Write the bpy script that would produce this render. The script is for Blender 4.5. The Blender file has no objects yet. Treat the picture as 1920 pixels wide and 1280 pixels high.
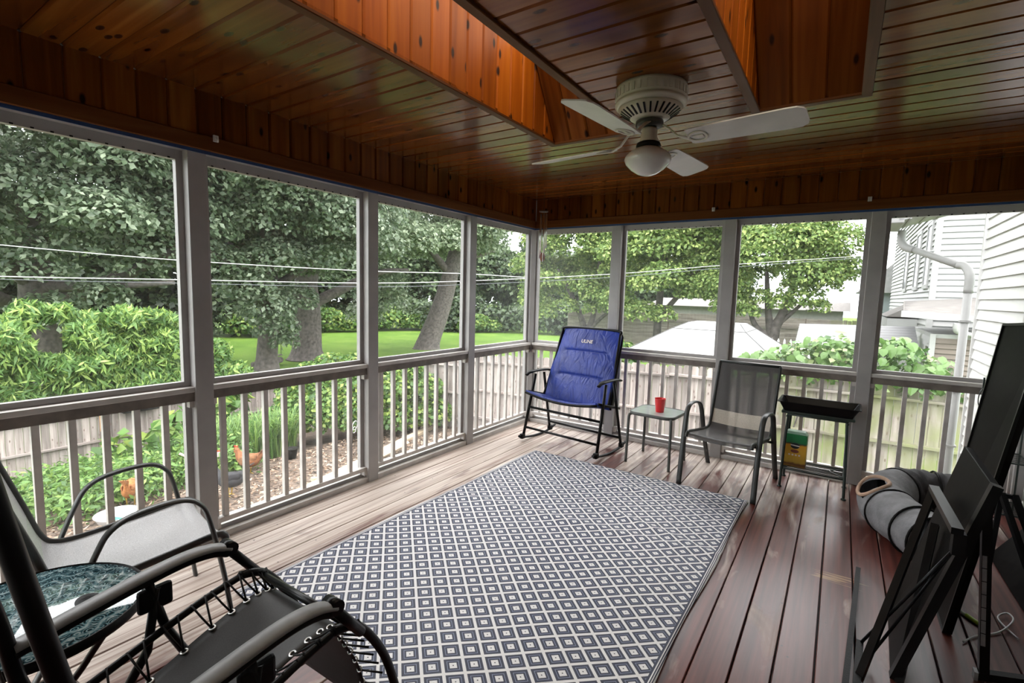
import bpy, math, random
import numpy as np
from mathutils import Vector, Matrix
random.seed(7)
S = bpy.context.scene
COL = S.collection
PI = math.pi
# ------------------------------------------------------------------ camera, world, light, exposure
cd = bpy.data.cameras.new('camera'); cam = bpy.data.objects.new('camera', cd); COL.objects.link(cam)
yaw, pit, rol = -0.5865, 0.0994, 0.0268
Fv = Vector((math.sin(yaw)*math.cos(pit), math.cos(yaw)*math.cos(pit), -math.sin(pit)))
R0 = Vector((math.cos(yaw), -math.sin(yaw), 0)); U0 = R0.cross(Fv)
Rv = math.cos(rol)*R0 + math.sin(rol)*U0; Uv = -math.sin(rol)*R0 + math.cos(rol)*U0
M = Matrix((Rv, Uv, -Fv)).transposed().to_4x4(); M.translation = Vector((2.9047, -4.7692, 1.4776))
cam.matrix_world = M
cd.sensor_width = 36; cd.lens = 924.1*36/1920; cd.clip_start = 0.05; cd.clip_end = 400
S.camera = cam
w = bpy.data.worlds.new('overcast_sky'); S.world = w; w.use_nodes = True
wn = w.node_tree.nodes; wl = w.node_tree.links
bg = wn['Background']; bg.inputs['Strength'].default_value = 4.0
wc = wn.new('ShaderNodeTexCoord'); wx = wn.new('ShaderNodeSeparateXYZ'); wr = wn.new('ShaderNodeValToRGB')
wl.new(wc.outputs['Generated'], wx.inputs[0]); wl.new(wx.outputs['Z'], wr.inputs[0])
wr.color_ramp.elements[0].color = (0.80, 0.85, 0.90, 1); wr.color_ramp.elements[1].color = (1, 1, 1, 1)
wr.color_ramp.elements[0].position = 0.0; wr.color_ramp.elements[1].position = 0.6
wl.new(wr.outputs[0], bg.inputs['Color'])
sd = bpy.data.lights.new('hazy_sun', 'SUN'); sd.energy = 1.0; sd.angle = math.radians(25); sd.color = (1, 0.97, 0.9)
so = bpy.data.objects.new('hazy_sun', sd); COL.objects.link(so)
so.rotation_euler = Vector((0.42, -0.55, 0.9)).to_track_quat('Z', 'Y').to_euler()   # sun high behind the house
S.view_settings.view_transform = 'Standard'; S.view_settings.look = 'None'
S.view_settings.gamma = 1; S.view_settings.use_curve_mapping = False; S.view_settings.exposure = 1.18
try:
    S.cycles.transparent_max_bounces = 24; S.cycles.max_bounces = 8; S.cycles.diffuse_bounces = 5
    S.cycles.use_denoising = True
except Exception: pass

# ------------------------------------------------------------------ helpers
class MB:
    def __init__(s): s.v = []; s.f = []; s.sm = []
    def add(s, vs, fs, smooth=False):
        o = len(s.v); s.v += [tuple(v) for v in vs]; s.f += [tuple(o+i for i in f) for f in fs]; s.sm += [smooth]*len(fs); return s
    def box(s, c, d, rot=None, ch=0.0):
        x, y, z = d[0]/2, d[1]/2, d[2]/2
        P = [Vector((a, b, e)) for a in (-x, x) for b in (-y, y) for e in (-z, z)]
        if rot: P = [rot @ p for p in P]
        c = Vector(c)
        return s.add([p+c for p in P], [(0,1,3,2),(4,6,7,5),(0,4,5,1),(2,3,7,6),(0,2,6,4),(1,5,7,3)])
    def b2(s, lo, hi):
        return s.box([(a+b)/2 for a, b in zip(lo, hi)], [b-a for a, b in zip(lo, hi)])
    def bar(s, p0, p1, a, b, up=(0,0,1)):
        p0, p1 = Vector(p0), Vector(p1); d = (p1-p0); t = d.normalized(); u = Vector(up)
        if abs(t.dot(u)) > .98: u = Vector((1,0,0))
        n = t.cross(u).normalized(); m = n.cross(t)
        R = Matrix((n, t, m)).transposed()
        return s.box((p0+p1)/2, (a, d.length, b), R)
    def sweep(s, pts, ra, rb=None, n=8, closed=False, up=(0,0,1), cap=True):
        pts = [Vector(p) for p in pts]; N = len(pts)
        ra = list(ra) if hasattr(ra, '__len__') else [ra]*N
        rb = ra if rb is None else (list(rb) if hasattr(rb, '__len__') else [rb]*N)
        V = []; prev = None
        for i, p in enumerate(pts):
            if closed: t = pts[(i+1) % N]-pts[i-1]
            else: t = pts[min(i+1, N-1)]-pts[max(i-1, 0)]
            t = t.normalized() if t.length > 1e-9 else Vector((0,0,1))
            if prev is None:
                u = Vector(up); u = u-t*u.dot(t)
                if u.length < .1: u = Vector((1,0,0)); u = u-t*u.dot(t)
            else: u = prev-t*prev.dot(t)
            u.normalize(); prev = u; b = t.cross(u)
            for k in range(n):
                a = 2*PI*k/n; V.append(p+b*(math.cos(a)*ra[i])+u*(math.sin(a)*rb[i]))
        F = []
        for i in range(N if closed else N-1):
            j = (i+1) % N
            for k in range(n): F.append((i*n+k, i*n+(k+1) % n, j*n+(k+1) % n, j*n+k))
        s.add(V, F, True)
        if cap and not closed: s.add([], []); o = len(s.v)-len(V); s.f += [tuple(o+k for k in range(n))[::-1], tuple(o+(N-1)*n+k for k in range(n))]; s.sm += [False]*2
        return s
    def lathe(s, prof, n=24, c=(0,0,0)):
        V = []; F = []
        for r, z in prof:
            for k in range(n): a = 2*PI*k/n; V.append((c[0]+r*math.cos(a), c[1]+r*math.sin(a), c[2]+z))
        for i in range(len(prof)-1):
            for k in range(n): F.append((i*n+k, i*n+(k+1) % n, (i+1)*n+(k+1) % n, (i+1)*n+k))
        s.add(V, F, True); o = len(s.v)-len(V)
        for i, fl in ((0, True), (len(prof)-1, False)):
            if prof[i][0] > 1e-4:
                f = tuple(o+i*n+k for k in range(n)); s.f.append(f[::-1] if fl else f); s.sm.append(False)
        return s
    def grid(s, fn, nu, nv, smooth=True):
        V = [fn(i/nu, j/nv) for j in range(nv+1) for i in range(nu+1)]
        F = [(j*(nu+1)+i, j*(nu+1)+i+1, (j+1)*(nu+1)+i+1, (j+1)*(nu+1)+i) for j in range(nv) for i in range(nu)]
        return s.add(V, F, smooth)
    def prism(s, poly, lo, hi, ax=2):
        n = len(poly)
        def pt(p, h): q = [p[0], p[1]]; q.insert(ax, h); return tuple(q)
        V = [pt(p, lo) for p in poly]+[pt(p, hi) for p in poly]
        return s.add(V, [tuple(range(n))[::-1], tuple(range(n, 2*n))]+[(i, (i+1) % n, n+(i+1) % n, n+i) for i in range(n)])
    def mesh(s, name, m):
        me = bpy.data.meshes.new(name); me.from_pydata(s.v, [], s.f); me.update()
        me.polygons.foreach_set('use_smooth', s.sm)
        if m: me.materials.append(m)
        return me
    def build(s, name, m, parent=None, kind=None, bev=0, sol=0, sub=0, label=None, loc=None):
        o = bpy.data.objects.new(name, s.mesh(name, m)); COL.objects.link(o)
        if parent: o.parent = parent
        if kind: o['kind'] = kind
        if label: o['label'] = label
        if loc: o.location = loc
        if sub: q = o.modifiers.new('sub', 'SUBSURF'); q.levels = q.render_levels = sub
        if sol: q = o.modifiers.new('sol', 'SOLIDIFY'); q.thickness = sol; q.offset = 0
        if bev: q = o.modifiers.new('bev', 'BEVEL'); q.width = bev; q.segments = 2; q.limit_method = 'ANGLE'; q.angle_limit = .7
        return o
def tag(o, label, cat, group=None, kind=None):
    o['label'] = label; o['category'] = cat
    if group: o['group'] = group
    if kind: o['kind'] = kind
    return o
def thing(name, label, cat, loc=(0,0,0), rz=0, group=None, kind=None):
    o = bpy.data.objects.new(name, None); COL.objects.link(o); o.location = loc; o.rotation_euler = (0, 0, rz)
    o.empty_display_size = .1
    return tag(o, label, cat, group, kind)
def inst(me, name, parent, loc, rot=(0,0,0)):
    o = bpy.data.objects.new(name, me); COL.objects.link(o); o.parent = parent; o.location = loc; o.rotation_euler = rot
    return o
def dup(root, loc, rz, label):
    r = root.copy(); COL.objects.link(r); r.location = loc; r.rotation_euler = (0, 0, rz); r['label'] = label
    for ch in list(root.children):
        c = ch.copy(); COL.objects.link(c); c.parent = r
        for g in ch.children: d = g.copy(); COL.objects.link(d); d.parent = c
    return r
def cr(pts, n=6, closed=False):
    P = [Vector(p) for p in pts]; N = len(P); out = []
    for i in range(N if closed else N-1):
        a, b, c, d = (P[(i-1) % N], P[i], P[(i+1) % N], P[(i+2) % N]) if closed else (P[max(i-1, 0)], P[i], P[i+1], P[min(i+2, N-1)])
        for k in range(n):
            t = k/n; out.append(.5*((2*b)+(c-a)*t+(2*a-5*b+4*c-d)*t*t+(3*b-a-3*c+d)*t**3))
    if not closed: out.append(P[-1])
    return out
def textmesh(s, size, ext=0.0006):
    c = bpy.data.curves.new('t', 'FONT'); c.body = s; c.size = size; c.extrude = ext; c.align_x = 'CENTER'; c.offset = size*0.02
    o = bpy.data.objects.new('t', c); COL.objects.link(o); dg = bpy.context.evaluated_depsgraph_get()
    me = bpy.data.meshes.new_from_object(o.evaluated_get(dg)); bpy.data.objects.remove(o); return me

# ------------------------------------------------------------------ materials
def nt(name):
    m = bpy.data.materials.new(name); m.use_nodes = True; t = m.node_tree
    return m, t, t.nodes['Principled BSDF'], t.nodes.new, t.links.new
def ramp(N, stops):
    r = N('ShaderNodeValToRGB'); e = r.color_ramp.elements
    while len(e) < len(stops): e.new(.5)
    for i, (p, c) in enumerate(stops): e[i].position = p; e[i].color = (*c, 1) if len(c) == 3 else c
    return r
def plain(name, c, rough=.5, var=.15, scale=8, bump=0, metal=0, spec=.5, coat=0, c2=None, trans=0, perobj=0):
    m, t, b, N, L = nt(name)
    co = N('ShaderNodeTexCoord'); no = N('ShaderNodeTexNoise'); no.inputs['Scale'].default_value = scale; no.inputs['Detail'].default_value = 6
    src = co.outputs['Object']
    L(src, no.inputs['Vector'])
    lo = tuple(x*(1-var) for x in c); hi = c2 or tuple(min(1, x*(1+var)) for x in c)
    r = ramp(N, [(.3, lo), (.7, hi)]); L(no.outputs['Fac'], r.inputs[0]); out = r.outputs[0]
    if perobj:
        oi = N('ShaderNodeObjectInfo'); mr = N('ShaderNodeMapRange'); mr.inputs[3].default_value = 1-perobj; mr.inputs[4].default_value = 1+perobj
        L(oi.outputs['Random'], mr.inputs[0]); mx = N('ShaderNodeMix'); mx.data_type = 'RGBA'; mx.blend_type = 'MULTIPLY'; mx.inputs[0].default_value = 1
        L(out, mx.inputs[6]); L(mr.outputs[0], mx.inputs[7]); out = mx.outputs[2]
    L(out, b.inputs['Base Color'])
    b.inputs['Roughness'].default_value = rough; b.inputs['Metallic'].default_value = metal; b.inputs['Specular IOR Level'].default_value = spec
    if coat: b.inputs['Coat Weight'].default_value = coat
    if trans: b.inputs['Transmission Weight'].default_value = trans
    if bump:
        bp = N('ShaderNodeBump'); bp.inputs['Strength'].default_value = bump; bp.inputs['Distance'].default_value = .01
        n2 = N('ShaderNodeTexNoise'); n2.inputs['Scale'].default_value = scale*6; L(src, n2.inputs['Vector']); L(n2.outputs['Fac'], bp.inputs['Height']); L(bp.outputs[0], b.inputs['Normal'])
    return m
def wood(name, stops, rough=.3, knots=True, grain=(1.0, 18, 18), per=.25, kcol=(.012,.006,.004), coat=0, spec=.5, tint=None):
    """boards whose local X runs along the grain"""
    m, t, b, N, L = nt(name)
    co = N('ShaderNodeTexCoord'); oi = N('ShaderNodeObjectInfo')
    sc = N('ShaderNodeVectorMath'); sc.operation = 'SCALE'; sc.inputs[0].default_value = (17, 31, 23); L(oi.outputs['Random'], sc.inputs['Scale'])
    ad = N('ShaderNodeVectorMath'); L(co.outputs['Object'], ad.inputs[0]); L(sc.outputs[0], ad.inputs[1])
    mp = N('ShaderNodeMapping'); mp.inputs['Scale'].default_value = grain; L(ad.outputs[0], mp.inputs[0])
    g = N('ShaderNodeTexNoise'); g.inputs['Scale'].default_value = 1; g.inputs['Detail'].default_value = 7; g.inputs['Distortion'].default_value = .6; L(mp.outputs[0], g.inputs['Vector'])
    r = ramp(N, stops); L(g.outputs['Fac'], r.inputs[0]); out = r.outputs[0]
    mr = N('ShaderNodeMapRange'); mr.inputs[3].default_value = 1-per; mr.inputs[4].default_value = 1+per; L(oi.outputs['Random'], mr.inputs[0])
    mx = N('ShaderNodeMix'); mx.data_type = 'RGBA'; mx.blend_type = 'MULTIPLY'; mx.inputs[0].default_value = 1; L(out, mx.inputs[6]); L(mr.outputs[0], mx.inputs[7]); out = mx.outputs[2]
    if knots:
        mk = N('ShaderNodeMapping'); mk.inputs['Scale'].default_value = (3.0, 7.0, 7.0); L(ad.outputs[0], mk.inputs[0])
        vo = N('ShaderNodeTexVoronoi'); vo.voronoi_dimensions = '2D'; vo.inputs['Scale'].default_value = 1; L(mk.outputs[0], vo.inputs['Vector'])
        kr = ramp(N, [(.05, (1,1,1)), (.10, (0,0,0))]); L(vo.outputs['Distance'], kr.inputs[0])
        m2 = N('ShaderNodeMix'); m2.data_type = 'RGBA'; L(kr.outputs[0], m2.inputs[0]); L(out, m2.inputs[6]); m2.inputs[7].default_value = (*kcol, 1); out = m2.outputs[2]
    L(out, b.inputs['Base Color']); b.inputs['Roughness'].default_value = rough; b.inputs['Coat Weight'].default_value = coat; b.inputs['Specular IOR Level'].default_value = spec
    if tint: b.inputs['Specular Tint'].default_value = (*tint, 1)
    bp = N('ShaderNodeBump'); bp.inputs['Strength'].default_value = .12; bp.inputs['Distance'].default_value = .004; L(g.outputs['Fac'], bp.inputs['Height']); L(bp.outputs[0], b.inputs['Normal'])
    return m
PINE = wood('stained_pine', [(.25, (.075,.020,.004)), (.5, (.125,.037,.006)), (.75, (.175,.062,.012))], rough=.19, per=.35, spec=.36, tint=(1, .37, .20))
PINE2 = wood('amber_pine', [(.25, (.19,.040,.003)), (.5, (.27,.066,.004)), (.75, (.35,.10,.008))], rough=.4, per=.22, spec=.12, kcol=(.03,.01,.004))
PTRIM = wood('pine_trim', [(.25, (.075,.024,.007)), (.5, (.11,.038,.012)), (.75, (.15,.058,.020))], rough=.45, knots=False, spec=.15, tint=(1,.5,.3))
FENCE = None
def deckmat():
    m, t, b, N, L = nt('worn_deck_stain')
    co = N('ShaderNodeTexCoord'); oi = N('ShaderNodeObjectInfo'); ge = N('ShaderNodeNewGeometry')
    sc = N('ShaderNodeVectorMath'); sc.operation = 'SCALE'; sc.inputs[0].default_value = (17, 31, 23); L(oi.outputs['Random'], sc.inputs['Scale'])
    ad = N('ShaderNodeVectorMath'); L(co.outputs['Object'], ad.inputs[0]); L(sc.outputs[0], ad.inputs[1])
    def noise(scale, det=6, src=ad.outputs[0], dist=0):
        mp = N('ShaderNodeMapping'); mp.inputs['Scale'].default_value = scale; L(src, mp.inputs[0])
        n = N('ShaderNodeTexNoise'); n.inputs['Scale'].default_value = 1; n.inputs['Detail'].default_value = det; n.inputs['Distortion'].default_value = dist; L(mp.outputs[0], n.inputs['Vector']); return n
    g = noise((1.5, 40, 40)); r1 = ramp(N, [(.3, (.050,.012,.009)), (.7, (.150,.042,.031))]); L(g.outputs['Fac'], r1.inputs[0])
    g2 = noise((1.2, 50, 50), dist=.5); r2 = ramp(N, [(.3, (.34,.245,.20)), (.7, (.72,.64,.57))]); L(g2.outputs['Fac'], r2.inputs[0])
    # wear: more along the two railings where the weather gets in
    sx = N('ShaderNodeSeparateXYZ'); L(ge.outputs['Position'], sx.inputs[0])
    def math_(op, a, bb):
        q = N('ShaderNodeMath'); q.operation = op
        for i, v in enumerate((a, bb)):
            if isinstance(v, (int, float)): q.inputs[i].default_value = v
            else: L(v, q.inputs[i])
        return q.outputs[0]
    def mrng(v, a, bb, c, d):
        q = N('ShaderNodeMapRange'); L(v, q.inputs[0]); q.inputs[1].default_value = a; q.inputs[2].default_value = bb; q.inputs[3].default_value = c; q.inputs[4].default_value = d; return q.outputs[0]
    a = mrng(sx.outputs['X'], .2, 1.25, .46, 0); c = mrng(sx.outputs['Y'], -1.15, -.1, 0, .34)
    c = math_('MULTIPLY', c, mrng(sx.outputs['X'], 2.0, 3.0, 1, .55))
    bias = math_('MAXIMUM', a, c)
    pn = noise((1.6, 7, 7), 8, ge.outputs['Position'] if False else ad.outputs[0], .8)
    wv = math_('ADD', pn.outputs['Fac'], bias)
    wr_ = ramp(N, [(.60, (0,0,0)), (.80, (1,1,1))]); L(wv, wr_.inputs[0])
    mx = N('ShaderNodeMix'); mx.data_type = 'RGBA'; L(wr_.outputs[0], mx.inputs[0]); L(r1.outputs[0], mx.inputs[6]); L(r2.outputs[0], mx.inputs[7])
    # dark nail heads and specks
    vo = N('ShaderNodeTexVoronoi'); vo.inputs['Scale'].default_value = 11; L(ad.outputs[0], vo.inputs['Vector'])
    kr = ramp(N, [(.03, (1,1,1)), (.06, (0,0,0))]); L(vo.outputs['Distance'], kr.inputs[0])
    m2 = N('ShaderNodeMix'); m2.data_type = 'RGBA'; L(kr.outputs[0], m2.inputs[0]); L(mx.outputs[2], m2.inputs[6]); m2.inputs[7].default_value = (.012,.008,.008,1)
    # a patch of tan scratches where something was dragged
    va = N('ShaderNodeVectorMath'); va.operation = 'SUBTRACT'; L(ge.outputs['Position'], va.inputs[0]); va.inputs[1].default_value = (2.985, -1.70, 0)
    vs = N('ShaderNodeVectorMath'); vs.operation = 'MULTIPLY'; L(va.outputs[0], vs.inputs[0]); vs.inputs[1].default_value = (8.5, 13, 1)
    vl = N('ShaderNodeVectorMath'); vl.operation = 'LENGTH'; L(vs.outputs[0], vl.inputs[0])
    sn = noise((4, 75, 1), 4, ge.outputs['Position']); sm = math_('ADD', math_('MULTIPLY', vl.outputs['Value'], .28), sn.outputs['Fac'])
    sr = ramp(N, [(.58, (1,1,1)), (.68, (0,0,0))]); L(sm, sr.inputs[0])
    m3 = N('ShaderNodeMix'); m3.data_type = 'RGBA'; L(sr.outputs[0], m3.inputs[0]); L(m2.outputs[2], m3.inputs[6]); m3.inputs[7].default_value = (.34,.20,.10,1); m2 = m3
    L(m2.outputs[2], b.inputs['Base Color'])
    rr = N('ShaderNodeMapRange'); L(wr_.outputs[0], rr.inputs[0]); rr.inputs[3].default_value = .30; rr.inputs[4].default_value = .55; L(rr.outputs[0], b.inputs['Roughness'])
    b.inputs['Specular IOR Level'].default_value = .34
    bp = N('ShaderNodeBump'); bp.inputs['Strength'].default_value = .35; bp.inputs['Distance'].default_value = .004; L(pn.outputs['Fac'], bp.inputs['Height']); L(bp.outputs[0], b.inputs['Normal'])
    return m
DECK = deckmat()
def fencemat():
    m = wood('weathered_fence', [(.25, (.13,.108,.10)), (.5, (.255,.22,.20)), (.75, (.39,.35,.325))], rough=.85, per=.28, kcol=(.13,.09,.075), grain=(1.0, 14, 14))
    t = m.node_tree; N = t.nodes.new; L = t.links.new; b = t.nodes['Principled BSDF']
    src = b.inputs['Base Color'].links[0].from_socket
    ge = N('ShaderNodeNewGeometry'); n = N('ShaderNodeTexNoise'); n.inputs['Scale'].default_value = 1.6; n.inputs['Detail'].default_value = 5; L(ge.outputs['Position'], n.inputs['Vector'])
    sx = N('ShaderNodeSeparateXYZ'); L(ge.outputs['Position'], sx.inputs[0])
    mr = N('ShaderNodeMapRange'); mr.inputs[1].default_value = .5; mr.inputs[2].default_value = 3.5; mr.inputs[3].default_value = -.25; mr.inputs[4].default_value = .12; L(sx.outputs['X'], mr.inputs[0])
    ad = N('ShaderNodeMath'); L(n.outputs['Fac'], ad.inputs[0]); L(mr.outputs[0], ad.inputs[1])
    r = ramp(N, [(.48, (0,0,0)), (.70, (1,1,1))]); L(ad.outputs[0], r.inputs[0])
    mx = N('ShaderNodeMix'); mx.data_type = 'RGBA'; L(r.outputs[0], mx.inputs[0]); L(src, mx.inputs[6]); mx.inputs[7].default_value = (.19,.21,.09,1); L(mx.outputs[2], b.inputs['Base Color'])
    return m
FENCE = fencemat()
WHITE = plain('white_paint', (.37,.355,.345), .45, .10, 5, perobj=.05)
RAILW = plain('aged_white_rail', (.55,.52,.49), .5, .16, 9)
HOUSE = plain('toned_down_white_siding', (.30,.30,.295), .6, .06, 3)  # white siding, colour lowered evenly to hold back outdoor brightness
RAILD = plain('dark_rail_face', (.17,.145,.125), .6, .3, 12)  # darker and browner than the rest of the railing
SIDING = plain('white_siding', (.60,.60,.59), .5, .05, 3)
BLACK = plain('black_metal', (.006,.006,.0065), .30, .3, 12, spec=.17)
BLACKM = plain('black_matte', (.006,.0055,.0055), .5, .3, 20, bump=.1, spec=.15)
BOARDK = plain('black_woodgrain_laminate', (.006,.005,.0046), .5, .4, 25, spec=.07)
DGREY = plain('dark_grey_metal', (.045,.047,.047), .4, .2, 14)
TAPE = plain('blue_masking_tape', (.012,.05,.16), .6, .2, 10)
CHROME = plain('brushed_metal', (.85,.85,.85), .25, .1, 20, metal=1)
def leafmat(name, c1, c2, c3, tr=.35, rough=.45):
    m, t, b, N, L = nt(name)
    ge = N('ShaderNodeNewGeometry'); r = ramp(N, [(0, c1), (.55, c2), (1, c3)]); L(ge.outputs['Random Per Island'], r.inputs[0]); L(r.outputs[0], b.inputs['Base Color'])
    b.inputs['Roughness'].default_value = rough; b.inputs['Specular IOR Level'].default_value = .4
    tb = N('ShaderNodeBsdfTranslucent'); L(r.outputs[0], tb.inputs[0]); ms = N('ShaderNodeMixShader'); ms.inputs[0].default_value = tr
    L(b.outputs[0], ms.inputs[1]); L(tb.outputs[0], ms.inputs[2]); L(ms.outputs[0], t.nodes['Material Output'].inputs[0]); return m
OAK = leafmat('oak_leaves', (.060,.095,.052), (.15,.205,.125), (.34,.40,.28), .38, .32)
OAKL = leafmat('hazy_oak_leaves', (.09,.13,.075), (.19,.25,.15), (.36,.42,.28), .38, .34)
MAPLE = leafmat('maple_leaves', (.07,.125,.03), (.18,.28,.075), (.42,.50,.17), .42)
PEACH = leafmat('peach_leaves', (.06,.135,.035), (.15,.28,.075), (.46,.60,.17), .42)
BUSHM = leafmat('bush_leaves', (.035,.09,.02), (.10,.205,.04), (.30,.38,.09), .4)
WEED = leafmat('weed_leaves', (.05,.11,.03), (.11,.22,.05), (.24,.36,.09), .35)
VINE = leafmat('vine_leaves', (.035,.09,.02), (.10,.20,.05), (.38,.46,.22), .3, .3)
BARK = plain('bark', (.095,.082,.075), .9, .5, 6, bump=.8)
DARKL = leafmat('woodland_leaves', (.022,.042,.018), (.05,.085,.035), (.11,.16,.07), .3)

# screens: fine woven mesh, mostly see-through
def screenmat():
    m, t, b, N, L = nt('insect_screen')
    tr = N('ShaderNodeBsdfTransparent'); df = N('ShaderNodeBsdfDiffuse'); df.inputs[0].default_value = (.40,.41,.40,1)
    ms = N('ShaderNodeMixShader'); ms.inputs[0].default_value = .13
    L(tr.outputs[0], ms.inputs[1]); L(df.outputs[0], ms.inputs[2]); L(ms.outputs[0], t.nodes['Material Output'].inputs[0]); return m
SCREEN = screenmat()
def slingmat(name, c, alpha, rough=.5, spec=.4):
    m, t, b, N, L = nt(name)
    co = N('ShaderNodeTexCoord'); wv = N('ShaderNodeTexNoise'); wv.inputs['Scale'].default_value = 300; L(co.outputs['Object'], wv.inputs['Vector'])
    r = ramp(N, [(.3, tuple(x*.75 for x in c)), (.7, tuple(min(1, x*1.25) for x in c))]); L(wv.outputs['Fac'], r.inputs[0]); L(r.outputs[0], b.inputs['Base Color'])
    b.inputs['Roughness'].default_value = rough; b.inputs['Specular IOR Level'].default_value = spec
    tr = N('ShaderNodeBsdfTransparent'); ms = N('ShaderNodeMixShader'); ms.inputs[0].default_value = alpha
    L(tr.outputs[0], ms.inputs[1]); L(b.outputs[0], ms.inputs[2]); L(ms.outputs[0], t.nodes['Material Output'].inputs[0]); return m
def glassmat():
    m, t, b, N, L = nt('skylight_glass')
    tr = N('ShaderNodeBsdfTransparent'); tr.inputs[0].default_value = (.75,.70,.62,1); gl = N('ShaderNodeBsdfGlossy'); gl.inputs['Roughness'].default_value = .05
    ms = N('ShaderNodeMixShader'); ms.inputs[0].default_value = .06
    L(tr.outputs[0], ms.inputs[1]); L(gl.outputs[0], ms.inputs[2]); L(ms.outputs[0], t.nodes['Material Output'].inputs[0]); return m
GLASS = glassmat()

# ------------------------------------------------------------------ porch structure
H = 2.49; HB = 2.175; YN = -5.7; XR = 4.06; PW = .094
_bc = {}
def board_mesh(L_, W_, T_, m, ch=.006):
    """plank along local X, visible face +Z with chamfered long edges"""
    k = (round(L_, 4), round(W_, 4), T_, m.name, ch)
    if k not in _bc:
        x, y = L_/2, W_/2
        prof = [(-y, -T_), (y, -T_), (y, -ch), (y-ch, 0), (-y+ch, 0), (-y, -ch)]
        b = MB(); b.prism([(p[0], p[1]) for p in prof], -x, x, 0); _bc[k] = b.mesh('plank', m)
    return _bc[k]
def board(name, parent, c, Lx, W_, m, xdir, zdir, T_=.018, ch=.009):
    X = Vector(xdir).normalized(); Z = Vector(zdir).normalized(); Y = Z.cross(X)
    o = bpy.data.objects.new(name, board_mesh(Lx, W_, T_, m, ch)); COL.objects.link(o); o.parent = parent
    Mx = Matrix((X, Y, Z)).transposed().to_4x4(); Mx.translation = Vector(c); o.matrix_local = Mx
    return o
# floor
fl = thing('floor', 'red-brown stained deck floor worn pale along the railings', 'floor', kind='structure')
MB().b2((-.3, YN, -.20), (XR+.2, .12, -.045)).build('subfloor', BLACKM, fl)
J0, JP = .131, .1397
k = -3
while J0+k*JP < XR:
    a = J0+k*JP; bnd = a+JP
    a2, b2 = max(a, -.16), min(bnd, XR)
    dz = random.uniform(-.0015, .0015)
    board('floor_board', fl, ((a2+b2)/2, (YN+.10)/2, dz), .10-YN, b2-a2-.0055, DECK, (0,1,0), (0,0,1), .03, .003)
    k += 1
# ceiling and skylight wells
WA = (1.2, 1.712, -1.76, -4.05, .665); WB = (2.45, 2.915, -1.76, -4.05, .99)   # x0,x1,yfar,ynear,lean
ce = thing('ceiling', 'dark stained tongue and groove pine ceiling with skylight wells', 'ceiling', kind='structure')
CP = .133; y0 = -3.064+CP*23
k = 0
while True:
    yt = y0-k*CP; yb = yt-CP; k += 1
    if yb < YN: break
    if yb > .05: continue
    yc = (yt+yb)/2; xs = [(-.02, XR)]
    if WA[3] < yc < WA[2]: xs = [(-.02, WA[0]), (WA[1], WB[0]), (WB[1], XR)]
    for a, b_ in xs: board('ceiling_board', ce, ((a+b_)/2, yc, H), b_-a, CP-.001, PINE, (1,0,0), (0,0,-1))
rf = thing('roof', 'porch roof deck above the pine ceiling', 'roof', kind='structure')
ZT = 3.0
q = MB()
for lo, hi in (((-.5, YN-.1), (WA[0]-.03, .5)), ((WA[1]+.03, YN-.1), (WB[0]-.03, .5)), ((WB[1]+.03, YN-.1), (XR+.1, .5)),
               ((WA[0]-.03, WA[2]+.03), (WA[1]+.03, .5)), ((WB[0]-.03, WB[2]+.03), (WB[1]+.03, .5)),
               ((WA[0]-.03, YN-.1), (WA[1]+.03, WA[3]-.03)), ((WB[0]-.03, YN-.1), (WB[1]+.03, WB[3]-.03))):
    q.b2((*lo, H+.02), (*hi, H+.14))
q.build('roof_deck', BLACKM, rf)
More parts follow.
